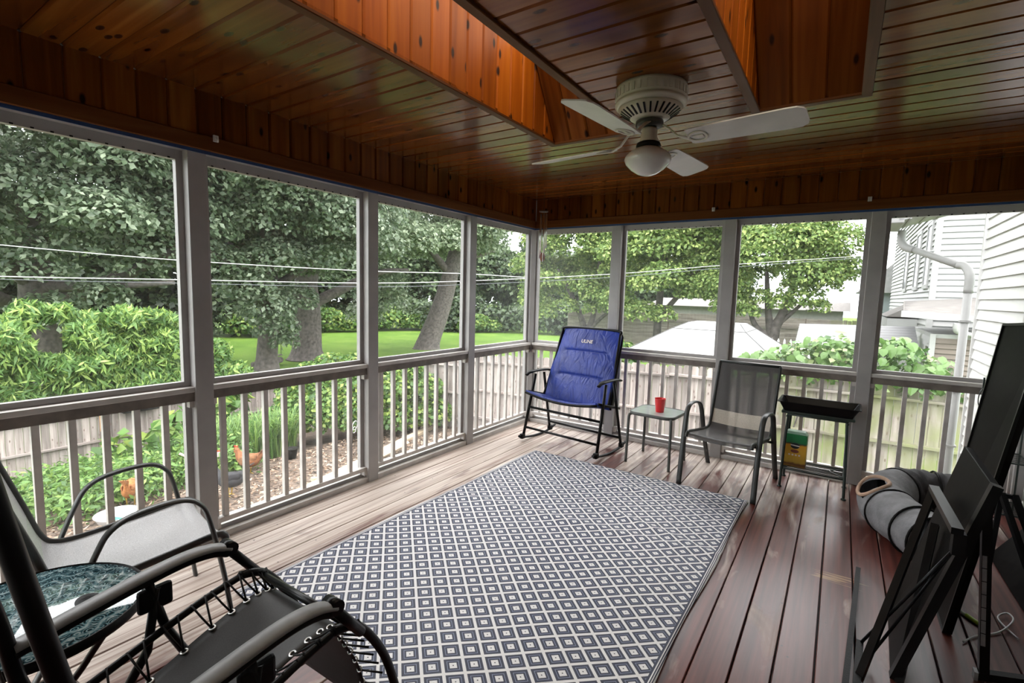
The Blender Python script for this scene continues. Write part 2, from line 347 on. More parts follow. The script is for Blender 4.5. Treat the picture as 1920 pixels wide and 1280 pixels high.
for wi, (x0, x1, yf, yn, lean) in enumerate((WA, WB)):
    sk = thing('skylight', ('long pine lined skylight well left of the ceiling fan', 'pine lined skylight well to the right of the ceiling fan')[wi], 'skylight', kind='structure')
    hh = ZT-H
    yft = yf-lean*hh
    n = int((yf-yn)/CP)+1
    for i in range(n):     # long walls
        ya = yf-i*CP; yb = max(ya-CP, yn)
        if ya-yb < .02: continue
        yc = (ya+yb)/2
        zt = ZT+.02
        for x, nx in ((x0, 1), (x1, -1)):
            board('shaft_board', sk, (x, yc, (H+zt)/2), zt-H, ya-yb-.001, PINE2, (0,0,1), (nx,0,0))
    nb = int(round((x1-x0)/CP)); bw = (x1-x0)/nb
    sl = math.hypot(hh, lean*hh)
    for i in range(nb):
        xc = x0+(i+.5)*bw
        board('end_board', sk, (xc, (yf+yft)/2, (H+ZT)/2), sl, bw-.001, PINE, (0, -lean, 1), (0, -1, -lean))
        board('end_board', sk, (xc, yn, (H+ZT)/2), hh, bw-.001, PINE, (0,0,1), (0,1,0))
    q = MB(); q.b2((x0-.05, yn-.05, H+.1), (x0-.02, yf+.05, ZT+.1)).b2((x1+.02, yn-.05, H+.1), (x1+.05, yf+.05, ZT+.1)).b2((x0-.05, yn-.05, H+.1), (x1+.05, yn-.02, ZT+.1))
    q.b2((x0-.05, yf+.02, H+.1), (x1+.05, yf+.05, ZT+.1)).b2((x0-.05, yft+.02, ZT+.02), (x1+.05, yf+.05, ZT+.05)).build('curb', BLACKM, sk)
    MB().b2((x0-.04, yn-.04, ZT+.06), (x1+.04, yf+.04, ZT+.07)).build('pane', GLASS, sk)
    tw = .045
    for nm, c, L_, d in (('a', (x0, (yf+yn)/2), yf-yn+tw, 0), ('b', (x1, (yf+yn)/2), yf-yn+tw, 0)):
        board('trim_board', sk, (c[0]-(tw/2-.01 if nm == 'a' else -tw/2+.01), c[1], H-.014), L_, tw, PTRIM, (0,1,0), (0,0,-1), .014, .003)
    for yy in (yf, yn):
        board('trim_board', sk, ((x0+x1)/2, yy+(tw/2 if yy == yf else -tw/2), H-.014), x1-x0+2*tw-.02, tw, PTRIM, (1,0,0), (0,0,-1), .014, .003)
# walls: posts, header, frieze
LP = [-4.70, -3.512, -2.324, -1.134]; RP = [.9208, 1.9823, 3.0454]
wl_ = thing('wall_left', 'left screened wall of white posts under a dark pine frieze', 'wall', kind='structure')
wb_ = thing('wall_back', 'back screened wall of white posts under a dark pine frieze', 'wall', kind='structure')
ZB = .9
for y in LP: MB().b2((-PW, y, 0), (0, y+PW, HB+.1)).build('post', WHITE, wl_, bev=.004)
for x in RP: MB().b2((x, 0, 0), (x+PW, PW, HB+.1)).build('post', WHITE, wb_, bev=.004)
MB().prism([(-PW, 0), (-.035, 0), (0, .035), (0, PW), (-PW, PW)], 0, HB+.1).build('post', WHITE, wl_)
MB().b2((XR-.06, 0, 0), (XR, PW, HB+.1)).build('post', WHITE, wb_, bev=.003)
MB().b2((-PW, YN, HB), (0, .09, H+.03)).build('header', WHITE, wl_)
MB().b2((0, 0, HB), (XR, PW, H+.03)).build('header', WHITE, wb_)
TZ0, TZ1 = HB+.012, 2.265
i = 0
y = -3.064+CP*24
while y > YN:
    if y-CP < .02: board('frieze_board', wl_, (.012, y-CP/2, (TZ1+H)/2), H-TZ1, CP-.001, PINE, (0,0,1), (1,0,0))
    y -= CP
x = .02
while x < XR:
    board('frieze_board', wb_, (x+CP/2, -.012, (TZ1+H)/2), H-TZ1, CP-.001, PINE, (0,0,1), (0,-1,0)); x += CP
board('trim_board', wl_, (.02, YN/2, (TZ0+TZ1)/2), -YN, TZ1-TZ0, PTRIM, (0,1,0), (1,0,0), .02, .004)
board('trim_board', wb_, (XR/2, -.02, (TZ0+TZ1)/2), XR, TZ1-TZ0, PTRIM, (1,0,0), (0,-1,0), .02, .004)
MB().b2((.0, YN, HB-.004), (.006, 0, HB+.014)).build('tape_strip', TAPE, wl_, label='dark blue masking tape strip')
MB().b2((0, -.006, HB-.004), (XR, 0, HB+.014)).build('tape_strip', TAPE, wb_, label='dark blue masking tape strip')
MB().b2((-PW, YN, 0), (-.012, .0, .035)).build('sill_plate', RAILW, wl_)
MB().b2((0, .012, 0), (XR, PW, .035)).build('sill_plate', RAILW, wb_)
# bays: screens, stops, railings
STOP = (.032, .036)
def bay(idx, axis, a, b, nbal, first, label):
    """axis 0: left wall bay between y=a..b ; axis 1: back wall bay between x=a..b"""
    def P(u, d, z): return (-d, u, z) if axis == 0 else (u, d, z)        # d = distance outward
    def bx(mb, u0, u1, d0, d1, z0, z1):
        p, q = P(u0, d0, z0), P(u1, d1, z1)
        return mb.b2([min(i, j) for i, j in zip(p, q)], [max(i, j) for i, j in zip(p, q)])
    wdw = thing('window_%d' % idx, 'screened opening %s' % label, 'window screen', kind='structure')
    st, sd_ = STOP
    bx(MB(), a, b, .082, .084, .02, HB).build('screen', SCREEN, wdw)
    for nm, u0, u1, z0, z1 in (('side_stop', a, a+st, .035, HB), ('side_stop', b-st, b, .035, HB), ('head_stop', a+st, b-st, HB-.05, HB), ('sill_stop', a+st, b-st, .914, .942), ('base_stop', a+st, b-st, .035, .06)):
        bx(MB(), u0, u1, PW-sd_, PW-.001, z0, z1).build(nm, WHITE, wdw)
    q = MB(); n = int((b-a)/.065)
    for i in range(n):
        u = a+.05+i*.065
        if u < b-.04: bx(q, u, u+.012, PW-sd_-.002, PW-sd_+.004, HB-.05, HB-.043)
    q.build('staple', BLACK, wdw, kind='stuff')
    rl = thing('railing', 'white baluster railing %s' % label, 'railing', group=None)
    bx(MB(), a, b, .006, PW-.006, .886, .914).build('top_rail', RAILW, rl, bev=.004)
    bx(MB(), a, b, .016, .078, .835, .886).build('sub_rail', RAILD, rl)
    bx(MB(), a, b, .025, .072, .085, .115).build('bottom_rail', RAILW, rl, bev=.003)
    bm = bx(MB(), -.014, .014, .034, .062, .115, .836).mesh('baluster', RAILW)
    for i in range(nbal):
        u = first+i*.1275
        inst(bm, 'baluster', rl, (0, u, 0) if axis == 0 else (u, 0, 0))
    for u in (a+.012, b-.012):
        for z in (.80, .055): bx(MB(), u-.012, u+.012, .022, .075, z, z+.05).build('bracket', RAILW, rl)
bays_l = [(-4.606, -3.512, 8, -4.54, 'behind the grey sling chair at the far left'), (-3.418, -2.324, 8, -3.354, 'left of centre with the chicken yard behind'),
          (-2.23, -1.134, 8, -2.165, 'third along the left wall from the camera'), (-1.04, 0, 7, -.93, 'short one left of the corner post')]
bays_b = [(0, .9208, 7, .11, 'behind the blue rocking chair'), (1.0148, 1.9823, 7, 1.115, 'behind the little glass side table'),
          (2.0763, 3.0454, 7, 2.18, 'behind the plant stand'), (3.1394, XR-.06, 7, 3.235, 'beside the house wall behind the pet tunnel')]
for i, b_ in enumerate(bays_l): bay(i+1, 0, *b_)
for i, b_ in enumerate(bays_b): bay(i+5, 1, *b_)
# small white hooks on the trim
for i, (c, lab) in enumerate((((.046, -3.385, 2.255), 'on the left trim board'), ((1.885, -.046, 2.262), 'on the back trim board above the glass side table'), ((3.02, -.046, 2.262), 'on the back trim board above the plant stand'))):
    h = thing('light_hook', 'small white plastic hook %s' % lab, 'hook', c, 0, 'white hooks on the trim')
    ax = (.02, 0, 0) if i == 0 else (0, -.02, 0)
    MB().box((-.006 if i == 0 else 0, .006 if i else 0, 0), (.012, .026, .034) if i == 0 else (.026, .012, .034)).build('plate', RAILW, h, bev=.002)
    e = Vector((1, 0, 0)) if i == 0 else Vector((0, -1, 0))
    MB().sweep([Vector((0,0,.004)), e*.014+Vector((0,0,.0)), e*.018+Vector((0,0,-.012)), e*.008+Vector((0,0,-.018))], .003, n=6).build('hook_arm', RAILW, h)
# house wall with clapboards, inside and past the back corner
wr2 = thing('wall_right', 'white clapboard siding of the house on the right', 'wall', kind='structure')
MB().b2((XR+.03, YN, -2.2), (XR+.2, 2.14, 4.2)).build('sheathing', SIDING, wr2)
z = -.6
cb = MB(); cb.prism([(0, 0), (-.022, 0), (-.004, .108), (0, .108)], YN, 2.16, 1)
# prism axis 1: poly is (x,z)
cbm = cb.mesh('clapboard', SIDING)
while z < 2.75:
    inst(cbm, 'clapboard', wr2, (XR+.03, 0, z)); z += .1016
MB().b2((XR-.005, 2.14, -2.2), (XR+.12, 2.175, 4.2)).build('corner_board', SIDING, wr2)
wn2 = thing('wall_near', 'white house wall behind the camera', 'wall', kind='structure')
MB().b2((-.1, YN-.15, -.05), (XR, YN-.02, H+.1)).build('sheathing', SIDING, wn2)
cb2 = MB(); cb2.prism([(YN-.02, 0), (YN+.002, 0), (YN-.016, .108), (YN-.02, .108)], 0, XR, 0); cbm2 = cb2.mesh('clapboard', SIDING)
z = .02
while z < 2.4: inst(cbm2, 'clapboard', wn2, (0, 0, z)); z += .1016
# downspout on the corner of the house
ds = thing('downspout', 'white ribbed downspout on the house corner', 'downspout', (XR-.06, 2.25, 0))
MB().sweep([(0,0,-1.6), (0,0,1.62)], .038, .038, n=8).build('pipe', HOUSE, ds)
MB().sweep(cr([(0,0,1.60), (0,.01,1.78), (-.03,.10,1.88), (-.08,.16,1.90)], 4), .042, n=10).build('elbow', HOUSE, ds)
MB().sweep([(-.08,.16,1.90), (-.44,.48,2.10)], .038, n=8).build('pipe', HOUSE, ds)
MB().sweep(cr([(-.44,.48,2.10), (-.52,.54,2.14), (-.56,.57,2.22), (-.56,.57,2.34)], 4), .044, n=10).build('elbow', HOUSE, ds)
q = MB()
for z in (-.05, .55, 1.3): q.box((0, 0, z), (.09, .085, .02))
q.build('strap', HOUSE, ds)
ev = thing('roof_eave', 'white soffit and rake of the house above the downspout', 'eave', (0, 0, 0), kind='structure')
q = MB()
q.add([(3.35,2.1,2.36), (3.35,2.95,2.36), (4.6,2.95,2.72), (4.6,2.1,2.72), (3.35,2.1,2.46), (3.35,2.95,2.46), (4.6,2.95,2.82), (4.6,2.1,2.82)], [(0,1,2,3),(4,7,6,5),(0,4,5,1),(1,5,6,2),(2,6,7,3),(3,7,4,0)])
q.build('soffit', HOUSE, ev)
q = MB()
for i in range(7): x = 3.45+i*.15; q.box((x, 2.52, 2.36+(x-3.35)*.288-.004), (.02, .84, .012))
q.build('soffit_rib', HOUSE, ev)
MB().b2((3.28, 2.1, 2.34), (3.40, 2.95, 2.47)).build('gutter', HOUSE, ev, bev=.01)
#@@PART2
# ------------------------------------------------------------------ rug
def rugmat():
    m, t, b, N, L = nt('navy_diamond_weave')
    co = N('ShaderNodeTexCoord'); sp = N('ShaderNodeSeparateXYZ'); L(co.outputs['Object'], sp.inputs[0])
    def M_(op, a, c=None, d=None):
        q = N('ShaderNodeMath'); q.operation = op
        for i, v in enumerate((a, c, d)):
            if v is None: continue
            if isinstance(v, (int, float)): q.inputs[i].default_value = v
            else: L(v, q.inputs[i])
        return q.outputs[0]
    X, Y = sp.outputs['X'], sp.outputs['Y']
    u = M_('MULTIPLY', X, 1/.122); v = M_('MULTIPLY', Y, 1/.111)
    a = M_('ABSOLUTE', M_('SUBTRACT', M_('FRACT', M_('ADD', M_('ADD', u, v), 100.5)), .5))
    c = M_('ABSOLUTE', M_('SUBTRACT', M_('FRACT', M_('ADD', M_('SUBTRACT', u, v), 100.5)), .5))
    d = M_('MULTIPLY', M_('MAXIMUM', a, c), 2)
    cw, cn = (.72,.71,.72), (.010,.015,.045)
    r = ramp(N, [(0, (.02,.02,.04)), (.055, (.02,.02,.04)), (.075, cw), (.335, cw), (.355, cn), (.52, cn), (.53, (.20,.24,.36)), (.58, (.20,.24,.36)), (.59, cn), (.83, cn), (.85, cw)])
    r.color_ramp.interpolation = 'LINEAR'; L(d, r.inputs[0])
    # woven ribs
    wv = N('ShaderNodeTexWave'); wv.inputs['Scale'].default_value = 60; wv.bands_direction = 'Y'; L(co.outputs['Object'], wv.inputs['Vector'])
    # striped selvedge on the long edges
    e = M_('ABSOLUTE', X); st = M_('GREATER_THAN', e, .885)
    sr = ramp(N, [(0, cn), (.30, cw), (.45, cn), (.62, cw), (.75, cn), (.9, cw)]); sr.color_ramp.interpolation = 'CONSTANT'
    mr = N('ShaderNodeMapRange'); mr.inputs[1].default_value = .885; mr.inputs[2].default_value = .915; L(e, mr.inputs[0]); L(mr.outputs[0], sr.inputs[0])
    mx = N('ShaderNodeMix'); mx.data_type = 'RGBA'; L(st, mx.inputs[0]); L(r.outputs[0], mx.inputs[6]); L(sr.outputs[0], mx.inputs[7])
    L(mx.outputs[2], b.inputs['Base Color']); b.inputs['Roughness'].default_value = .5; b.inputs['Specular IOR Level'].default_value = .45
    bp = N('ShaderNodeBump'); bp.inputs['Strength'].default_value = .3; bp.inputs['Distance'].default_value = .003; L(wv.outputs['Fac'], bp.inputs['Height']); L(bp.outputs[0], b.inputs['Normal'])
    return m
def rugz(x, y):
    z = .0065
    z += .010*math.exp(-((y-1.0-.28*x)/.035)**2)*max(0, math.sin(3*x+1.2))
    z += .009*math.exp(-((y-.62+.22*x)/.03)**2)*max(0, math.sin(2.6*x+.4))
    z += .006*math.exp(-((y-.28-.15*x)/.04)**2)
    z += .0018*math.sin(9*x+3*y)*math.sin(7*y)+.0015
    return max(.004, z)
q = MB()
RW, RL = 1.83, 2.74
def rg(u, v):
    x = (u-.5)*RW; y = (v-.5)*RL
    return (x+.008*math.sin(y*5), y, rugz(x, y))
q.grid(rg, 90, 130)
rug = q.build('outdoor_rug', rugmat(), sol=.004, loc=(1.513, -2.265, .001)); rug.rotation_euler = (0, 0, -.012)
tag(rug, 'navy and white diamond pattern outdoor rug lying on the deck boards', 'rug')
# ------------------------------------------------------------------ ceiling fan
FANW = plain('almond_enamel', (.58,.54,.47), .35, .05, 6)
GLOBE = plain('milk_glass', (.62,.60,.57), .12, .08, 5, spec=.6, coat=.4)
BLADE = plain('white_fan_blade', (.60,.585,.57), .4, .08, 7)
fan = thing('ceiling_fan', 'cream flush mount ceiling fan with four white blades and a globe light', 'ceiling fan', (2.045, -2.30, H))
MB().lathe([(.09,0), (.168,0), (.17,-.012), (.17,-.062), (.166,-.066), (.172,-.072), (.172,-.082), (.16,-.092), (.15,-.096)], 40).build('housing', FANW, fan)
q = MB()
for k in range(36):
    a = 2*PI*k/36; q.box((.1695*math.cos(a), .1695*math.sin(a), -.037), (.005, .016, .036), Matrix.Rotation(a, 3, 'Z'))
q.build('ribbed_band', FANW, fan, kind='stuff')
MB().lathe([(.15,-.095), (.155,-.10), (.085,-.148), (.05,-.152)], 40).build('vent_plate', FANW, fan)
q = MB()
for k in range(28):
    a = 2*PI*(k+.5)/28; d = Vector((math.cos(a), math.sin(a), 0)); q.bar(d*.142+Vector((0,0,-.1105)), d*.096+Vector((0,0,-.142)), .0085, .004)
q.build('vent_slot', BLACK, fan, kind='stuff')
MB().lathe([(.05,-.15), (.066,-.156), (.068,-.178), (.045,-.186)], 28).build('rotor_hub', DGREY, fan)
MB().lathe([(.036,-.19), (.040,-.20), (.040,-.255), (.045,-.262)], 24).build('light_neck', FANW, fan)
MB().lathe([(.045,-.255), (.056,-.26), (.06,-.275), (.052,-.285)], 24).build('fitter_ring', BLACKM, fan)
MB().lathe([(.05,-.28), (.072,-.292), (.098,-.31), (.112,-.328), (.114,-.342), (.105,-.362), (.078,-.388), (.045,-.408), (.018,-.416), (.004,-.417)], 36).build('globe_shade', GLOBE, fan)
for k in range(4):
    a = math.radians(-6+90*k)
    R = Matrix.Rotation(a, 3, 'Z'); T = R @ Matrix.Rotation(math.radians(-13), 3, 'X')
    out = []
    for x, w_ in ((.20,.058), (.215,.066), (.40,.074), (.62,.080), (.66,.077), (.684,.060), (.69,.040)): out.append((x, w_))
    poly = [(x, w_) for x, w_ in out]+[(x, -w_) for x, w_ in out[::-1]]
    mb = MB(); mb.prism(poly, -.003, .003)
    mb.v = [tuple(T @ Vector(v)+Vector((0,0,-.262))) for v in mb.v]
    bl = mb.build('blade', BLADE, fan)
    mb = MB(); mb.sweep([(.055,0,.092), (.10,0,.060), (.15,.0,.012), (.20,0,-.007)], [.016,.012,.012,.02], .004, n=8)
    mb.sweep(cr([(.20,.0,-.007), (.225,.032,-.006), (.265,.036,-.005), (.285,0,-.005), (.265,-.036,-.005), (.225,-.032,-.006)], 3, True), .007, .004, n=6, closed=True)
    mb.box((.245, 0, -.006), (.05, .022, .004))
    mb.v = [tuple(T @ Vector(v)+Vector((0,0,-.262))) for v in mb.v]
    mb.build('blade_iron', FANW, bl)
# ------------------------------------------------------------------ wind chime
ch = thing('wind_chime', 'metal tube wind chime hanging near the porch corner', 'wind chime', (.32, -.36, 0))
MB().sweep([(0,0,H-.002), (0,0,2.30)], .0025, n=6).build('hanging_cord', BLACKM, ch)
MB().lathe([(.045,2.295), (.045,2.305)], 20).build('top_disc', plain('chime_wood', (.05,.02,.012), .5), ch)
for i in range(5):
    a = 2*PI*i/5+.3; x, y = .034*math.cos(a), .034*math.sin(a)
    MB().sweep([(x,y,2.275), (x,y,2.275-(.34+.035*i))], .0065, n=8).build('chime_tube', CHROME, ch)
q = MB()
for i in range(5):
    a = 2*PI*i/5+.3; x, y = .034*math.cos(a), .034*math.sin(a); q.sweep([(x,y,2.297), (x,y,2.273)], .001, n=4)
q.sweep([(0,0,2.295), (0,0,1.84)], .0012, n=4).build('string', BLACKM, ch)
MB().lathe([(.002,1.89), (.018,1.885), (.026,1.865), (.028,1.84), (.022,1.815), (.008,1.80), (.002,1.80)], 16).build('clapper', plain('clapper_wood', (.16,.045,.02), .4), ch)
# ------------------------------------------------------------------ blue rocking chair (local -y is forward)
def bluemat():
    m = plain('royal_blue_nylon', (.012,.035,.26), .42, .25, 6, spec=.4)
    t = m.node_tree; N = t.nodes.new; L = t.links.new; b = t.nodes['Principled BSDF']
    co = N('ShaderNodeTexCoord'); mp = N('ShaderNodeMapping'); mp.inputs['Scale'].default_value = (9, 9, 2.2); mp.inputs['Rotation'].default_value = (0, .35, 0); L(co.outputs['Object'], mp.inputs[0])
    n = N('ShaderNodeTexNoise'); n.inputs['Scale'].default_value = 1.4; n.inputs['Detail'].default_value = 3; n.inputs['Distortion'].default_value = 1.4; L(mp.outputs[0], n.inputs['Vector'])
    bp = N('ShaderNodeBump'); bp.inputs['Strength'].default_value = .7; bp.inputs['Distance'].default_value = .02; L(n.outputs['Fac'], bp.inputs['Height']); L(bp.outputs[0], b.inputs['Normal']); return m
BLUE = bluemat()
rc = thing('rocking_chair', 'royal blue padded folding rocking chair with black frame in the porch corner', 'rocking chair', (.79, -.48, 0), math.radians(-7))
for s in (-1, 1):
    MB().sweep(cr([(.425*s,-.30,.055), (.425*s,-.22,.03), (.425*s,-.02,.0125), (.425*s,.18,.024), (.425*s,.31,.06)], 5), .012, n=8).build('rocker', BLACK, rc)
    MB().sweep([(.425*s,-.235,.035), (.405*s,-.085,.665)], .0145, n=10).build('front_leg', BLACK, rc)
    MB().sweep([(.425*s,.215,.035), (.405*s,.055,.665)], .0135, n=10).build('rear_leg', BLACK, rc)
    for y in (-.245, .22): MB().box((.425*s, y, .045), (.04, .05, .05)).build('rocker_bracket', BLACKM, rc, bev=.008)
    MB().sweep(cr([(.41*s,-.225,.665), (.41*s,-.17,.69), (.41*s,-.03,.695), (.41*s,.10,.69), (.41*s,.16,.678)], 4), [.018]*4+[.030]*13, .012, n=10).build('armrest', BLACKM, rc, bev=0)
    MB().sweep(cr([(.375*s,.02,.44), (.36*s,.12,.66), (.335*s,.27,1.10)], 4), .013, n=8).build('back_tube', BLACK, rc)
    MB().sweep([(.40*s,-.20,.50), (.395*s,.20,.40)], .013, n=8).build('seat_rail', BLACK, rc)
MB().sweep([(-.418,-.165,.335), (.418,-.165,.335)], .013, n=8).build('stretcher', BLACK, rc)
MB().sweep([(-.425,-.213,.135), (.425,-.213,.135)], .012, n=8).build('stretcher', BLACK, rc)
MB().sweep([(-.42,.19,.12), (.42,.19,.12)], .012, n=8).build('stretcher', BLACK, rc)
MB().sweep(cr([(-.335,.27,1.10), (-.31,.285,1.13), (0,.29,1.135), (.31,.285,1.13), (.335,.27,1.10)], 4), .013, n=8).build('back_tube', BLACK, rc)
def seat(u, v):
    x = (u-.5)*2; wd = .41-.06*v
    z = .505-.085*v-.045*(1-x*x)*(1-.4*v)+.006*math.sin(9*x+2)*math.sin(PI*v)
    return (x*wd, -.235+.30*v, z)
def backp(u, v):
    x = (u-.5)*2; wd = .385-.045*v
    cy = .03+.25*v+.03*v*v; z = .415+.715*v
    rr = .10
    if v > .9: wd *= 1-.10*((v-.9)/.1)**2.5
    z -= .010*x*x
    puff = -.022*(1-abs(x)**4)*(.55+.45*abs(math.sin(PI*v*3)))
    tuck = 0
    for vv in (.36, .69):
        if abs(x) < .72: tuck += .016*math.exp(-((v-vv)/.016)**2)
    return (x*wd, cy+puff+tuck+.035*(1-x*x)*0, z)
MB().grid(seat, 26, 14).build('seat', BLUE, rc, sol=.028)
MB().grid(backp, 30, 60).build('backrest', BLUE, rc, sol=.03)
q = MB(); e = [backp(0, j/14) for j in range(15)]+[backp(i/10, 1) for i in range(1, 10)]+[backp(1, 1-j/14) for j in range(15)]
q.sweep([Vector(p)+Vector((0,.012,0)) for p in e], .014, n=8).build('edge_binding', BLACKM, rc)
q = MB(); q.sweep([Vector(seat(i/12, 0))+Vector((0,0,-.012)) for i in range(13)], .012, n=8).build('seat_binding', BLACKM, rc)
for s in (-1, 1):
    MB().grid(lambda u, v, s=s: (s*(.372-.03*v), .03+.10*u+.12*v, .43+.25*v+.0*u), 4, 6).build('side_panel', BLACKM, rc, sol=.004)
tm = textmesh('ULINE', .048); lm = plain('white_print', (.72,.66,.62), .6, .05); tm.materials.append(lm)
o = inst(tm, 'lettering', rc, (.0, .205, .995), (PI/2-.36, 0, 0))
# ------------------------------------------------------------------ side table and cup
PALEG = plain('sky_pale_table_glass', (.50,.56,.56), .12, .12, 5, spec=.6, coat=.5)  # glass made pale: the sky's reflection is put into its colour
TGREY = plain('grey_green_tube', (.075,.080,.076), .4, .2, 16)
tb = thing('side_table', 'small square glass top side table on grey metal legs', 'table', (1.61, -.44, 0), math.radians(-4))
def rsq(hw, hd, r, z, n=5):
    P = []
    for cx, cy, a0 in ((hw-r, hd-r, 0), (-hw+r, hd-r, 90), (-hw+r, -hd+r, 180), (hw-r, -hd+r, 270)):
        for i in range(n+1): a = math.radians(a0+90*i/n); P.append((cx+r*math.cos(a), cy+r*math.sin(a), z))
    return P
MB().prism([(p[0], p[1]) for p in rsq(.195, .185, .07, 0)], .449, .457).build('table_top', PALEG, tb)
MB().sweep(rsq(.198, .188, .07, .447), .008, .015, n=8, closed=True).build('rim', TGREY, tb)
for sx, sy in ((-1,-1), (1,-1), (-1,1), (1,1)):
    MB().sweep(cr([(.168*sx,.155*sy,.440), (.185*sx,.178*sy,.43), (.19*sx,.185*sy,.39), (.192*sx,.19*sy,.2), (.195*sx,.195*sy,.0)], 4), .0125, n=10).build('leg', TGREY, tb)
RED = plain('red_plastic', (.62,.012,.015), .3, .08, 6, spec=.5)
cup = MB().lathe([(.002,.004), (.034,.0), (.036,.004), (.047,.118), (.049,.122), (.0465,.122), (.0445,.116), (.034,.010), (.002,.008)], 28).build('tumbler', RED, loc=(1.632, -.455, .457))
tag(cup, 'red plastic tumbler standing on the glass side table', 'cup')
# ------------------------------------------------------------------ sling chairs (local +y is forward)
def sling_chair(label, loc, rz, fabric, band, frame):
    t = thing('patio_chair', label, 'chair', loc, rz)
    prof = cr([(.335,.388), (.328,.408), (.29,.418), (.12,.395), (-.08,.372), (-.17,.378), (-.215,.42), (-.26,.56), (-.33,.78), (-.375,.925)], 5)
    n = len(prof)-1
    def surf(a, b, hw=.232, sag=.012):
        def fn(u, v):
            f = (a+(b-a)*v)*n; i = min(int(f), n-1); k = f-i; p = prof[i].lerp(prof[i+1], k); x = (u-.5)*2
            sg = sag*(1-x*x)
            return (x*hw, p.x-sg*.4, p.y-sg)
        return fn
    i0 = .655; i1 = .755
    MB().grid(surf(0, i0), 10, 30).build('seat_sling', fabric, t)
    MB().grid(surf(i0, i1), 10, 8).build('back_band', band, t, label='pale band of the sling')
    MB().grid(surf(i1, 1), 10, 14).build('back_sling', fabric, t)
    for s in (-1, 1):
        MB().sweep([(s*.24, p.x, p.y) for p in prof], .012, .016, n=8).build('side_rail', frame, t)
        leg = cr([(s*.275,.345,0), (s*.275,.315,.25), (s*.277,.268,.50), (s*.278,.235,.585), (s*.278,.165,.622), (s*.278,.03,.612), (s*.278,-.05,.575), (s*.277,-.10,.49), (s*.276,-.20,.25), (s*.275,-.33,0)], 5)
        MB().sweep(leg, .020, .0095, n=10, up=(0,1,0)).build('leg_loop', frame, t)
    for y, z in ((.20, .375), (-.15, .345)): MB().sweep([(-.275,y,z), (.275,y,z)], .010, n=8).build('cross_bar', frame, t)
    MB().sweep([(-.24,-.375,.925), (.24,-.375,.925)], .012, n=8).build('back_bar', frame, t)
    return t
SLD = slingmat('dark_sling_mesh', (.062,.059,.059), .90, .5)
SLG = slingmat('sky_sheen_sling_mesh', (.52,.52,.53), .97, .38, .6)  # same dark sling, its sky sheen put into a paler colour
BND = slingmat('pale_sling_band', (.55,.50,.42), .92)
BNG = slingmat('pale_grey_band', (.50,.55,.49), .97)
DFG = plain('grey_chair_frame', (.055,.058,.057), .35, .2, 15)
DFR = plain('dark_chair_frame', (.030,.033,.032), .38, .2, 15)
sling_chair('dark mesh patio chair with a cream lower back band, beside the plant stand', (2.245, -.545, 0), PI-math.radians(6.7), SLD, BND, DFR)
sling_chair('dark grey sling patio chair, sky sheen put into its colour, at the left railing behind the round table', (.485, -4.045, 0), math.radians(-9), SLG, BNG, DFG)
# ------------------------------------------------------------------ plant stand, tray, plant food
GRN = plain('green_black_wire', (.018,.030,.026), .4, .25, 18)
ps = thing('plant_stand', 'dark green wire plant stand with a lower shelf against the back railing', 'plant stand', (2.815, -.275, 0), math.radians(-1))
for sx in (-1, 1):
    for sy in (-1, 1):
        MB().sweep(cr([(.19*sx,.12*sy,.60), (.20*sx,.13*sy,.40), (.208*sx,.137*sy,.15), (.212*sx,.145*sy,.012)], 3), .010, n=8).build('leg', GRN, ps)
        MB().lathe([(.016,0), (.018,.006), (.010,.016)], 10, (.212*sx,.145*sy,0)).build('foot', GRN, ps)
    for z in (.15, .57): MB().sweep([(.20*sx,-.135,z), (.20*sx,.135,z)], .006, n=6).build('end_rod', GRN, ps)
for z, h in ((.15, .205), (.585, .20)):
    for y in (-.13, .13): MB().sweep([(-h,y,z), (h,y,z)], .007, n=6).build('side_rod', GRN, ps)
for i in range(7): MB().sweep([(-.205,-.10+i*.033,.152), (.205,-.10+i*.033,.152)], .0032, n=6).build('shelf_wire', GRN, ps)
for s in (-1, 1): MB().sweep(cr([(.20*s,-.10,.152), (.15*s,-.06,.158), (.11*s,0,.158), (.15*s,.06,.158), (.20*s,.10,.152)], 4), .0045, n=6).build('scroll_wire', GRN, ps)
MB().b2((-.24,-.135,.592), (.24,.135,.612)).build('top_frame', GRN, ps, bev=.004)
tr = thing('planter_tray', 'long black plastic planter tray sitting on top of the plant stand', 'tray', (2.815, -.285, .612), math.radians(-1))
q = MB()
def ringz(hx, hy, z, r=.015): return rsq(hx, hy, r, z, 3)
prof = [ringz(.225,.115,0), ringz(.262,.148,.075), ringz(.272,.158,.077), ringz(.272,.158,.071), ringz(.266,.152,.070), ringz(.258,.144,.072), ringz(.222,.112,.006)]
n = len(prof[0]); V = [p for r in prof for p in r]
F = [(i*n+k, i*n+(k+1) % n, (i+1)*n+(k+1) % n, (i+1)*n+k) for i in range(len(prof)-1) for k in range(n)]+[tuple(range(n))[::-1], tuple((len(prof)-1)*n+k for k in range(n))]
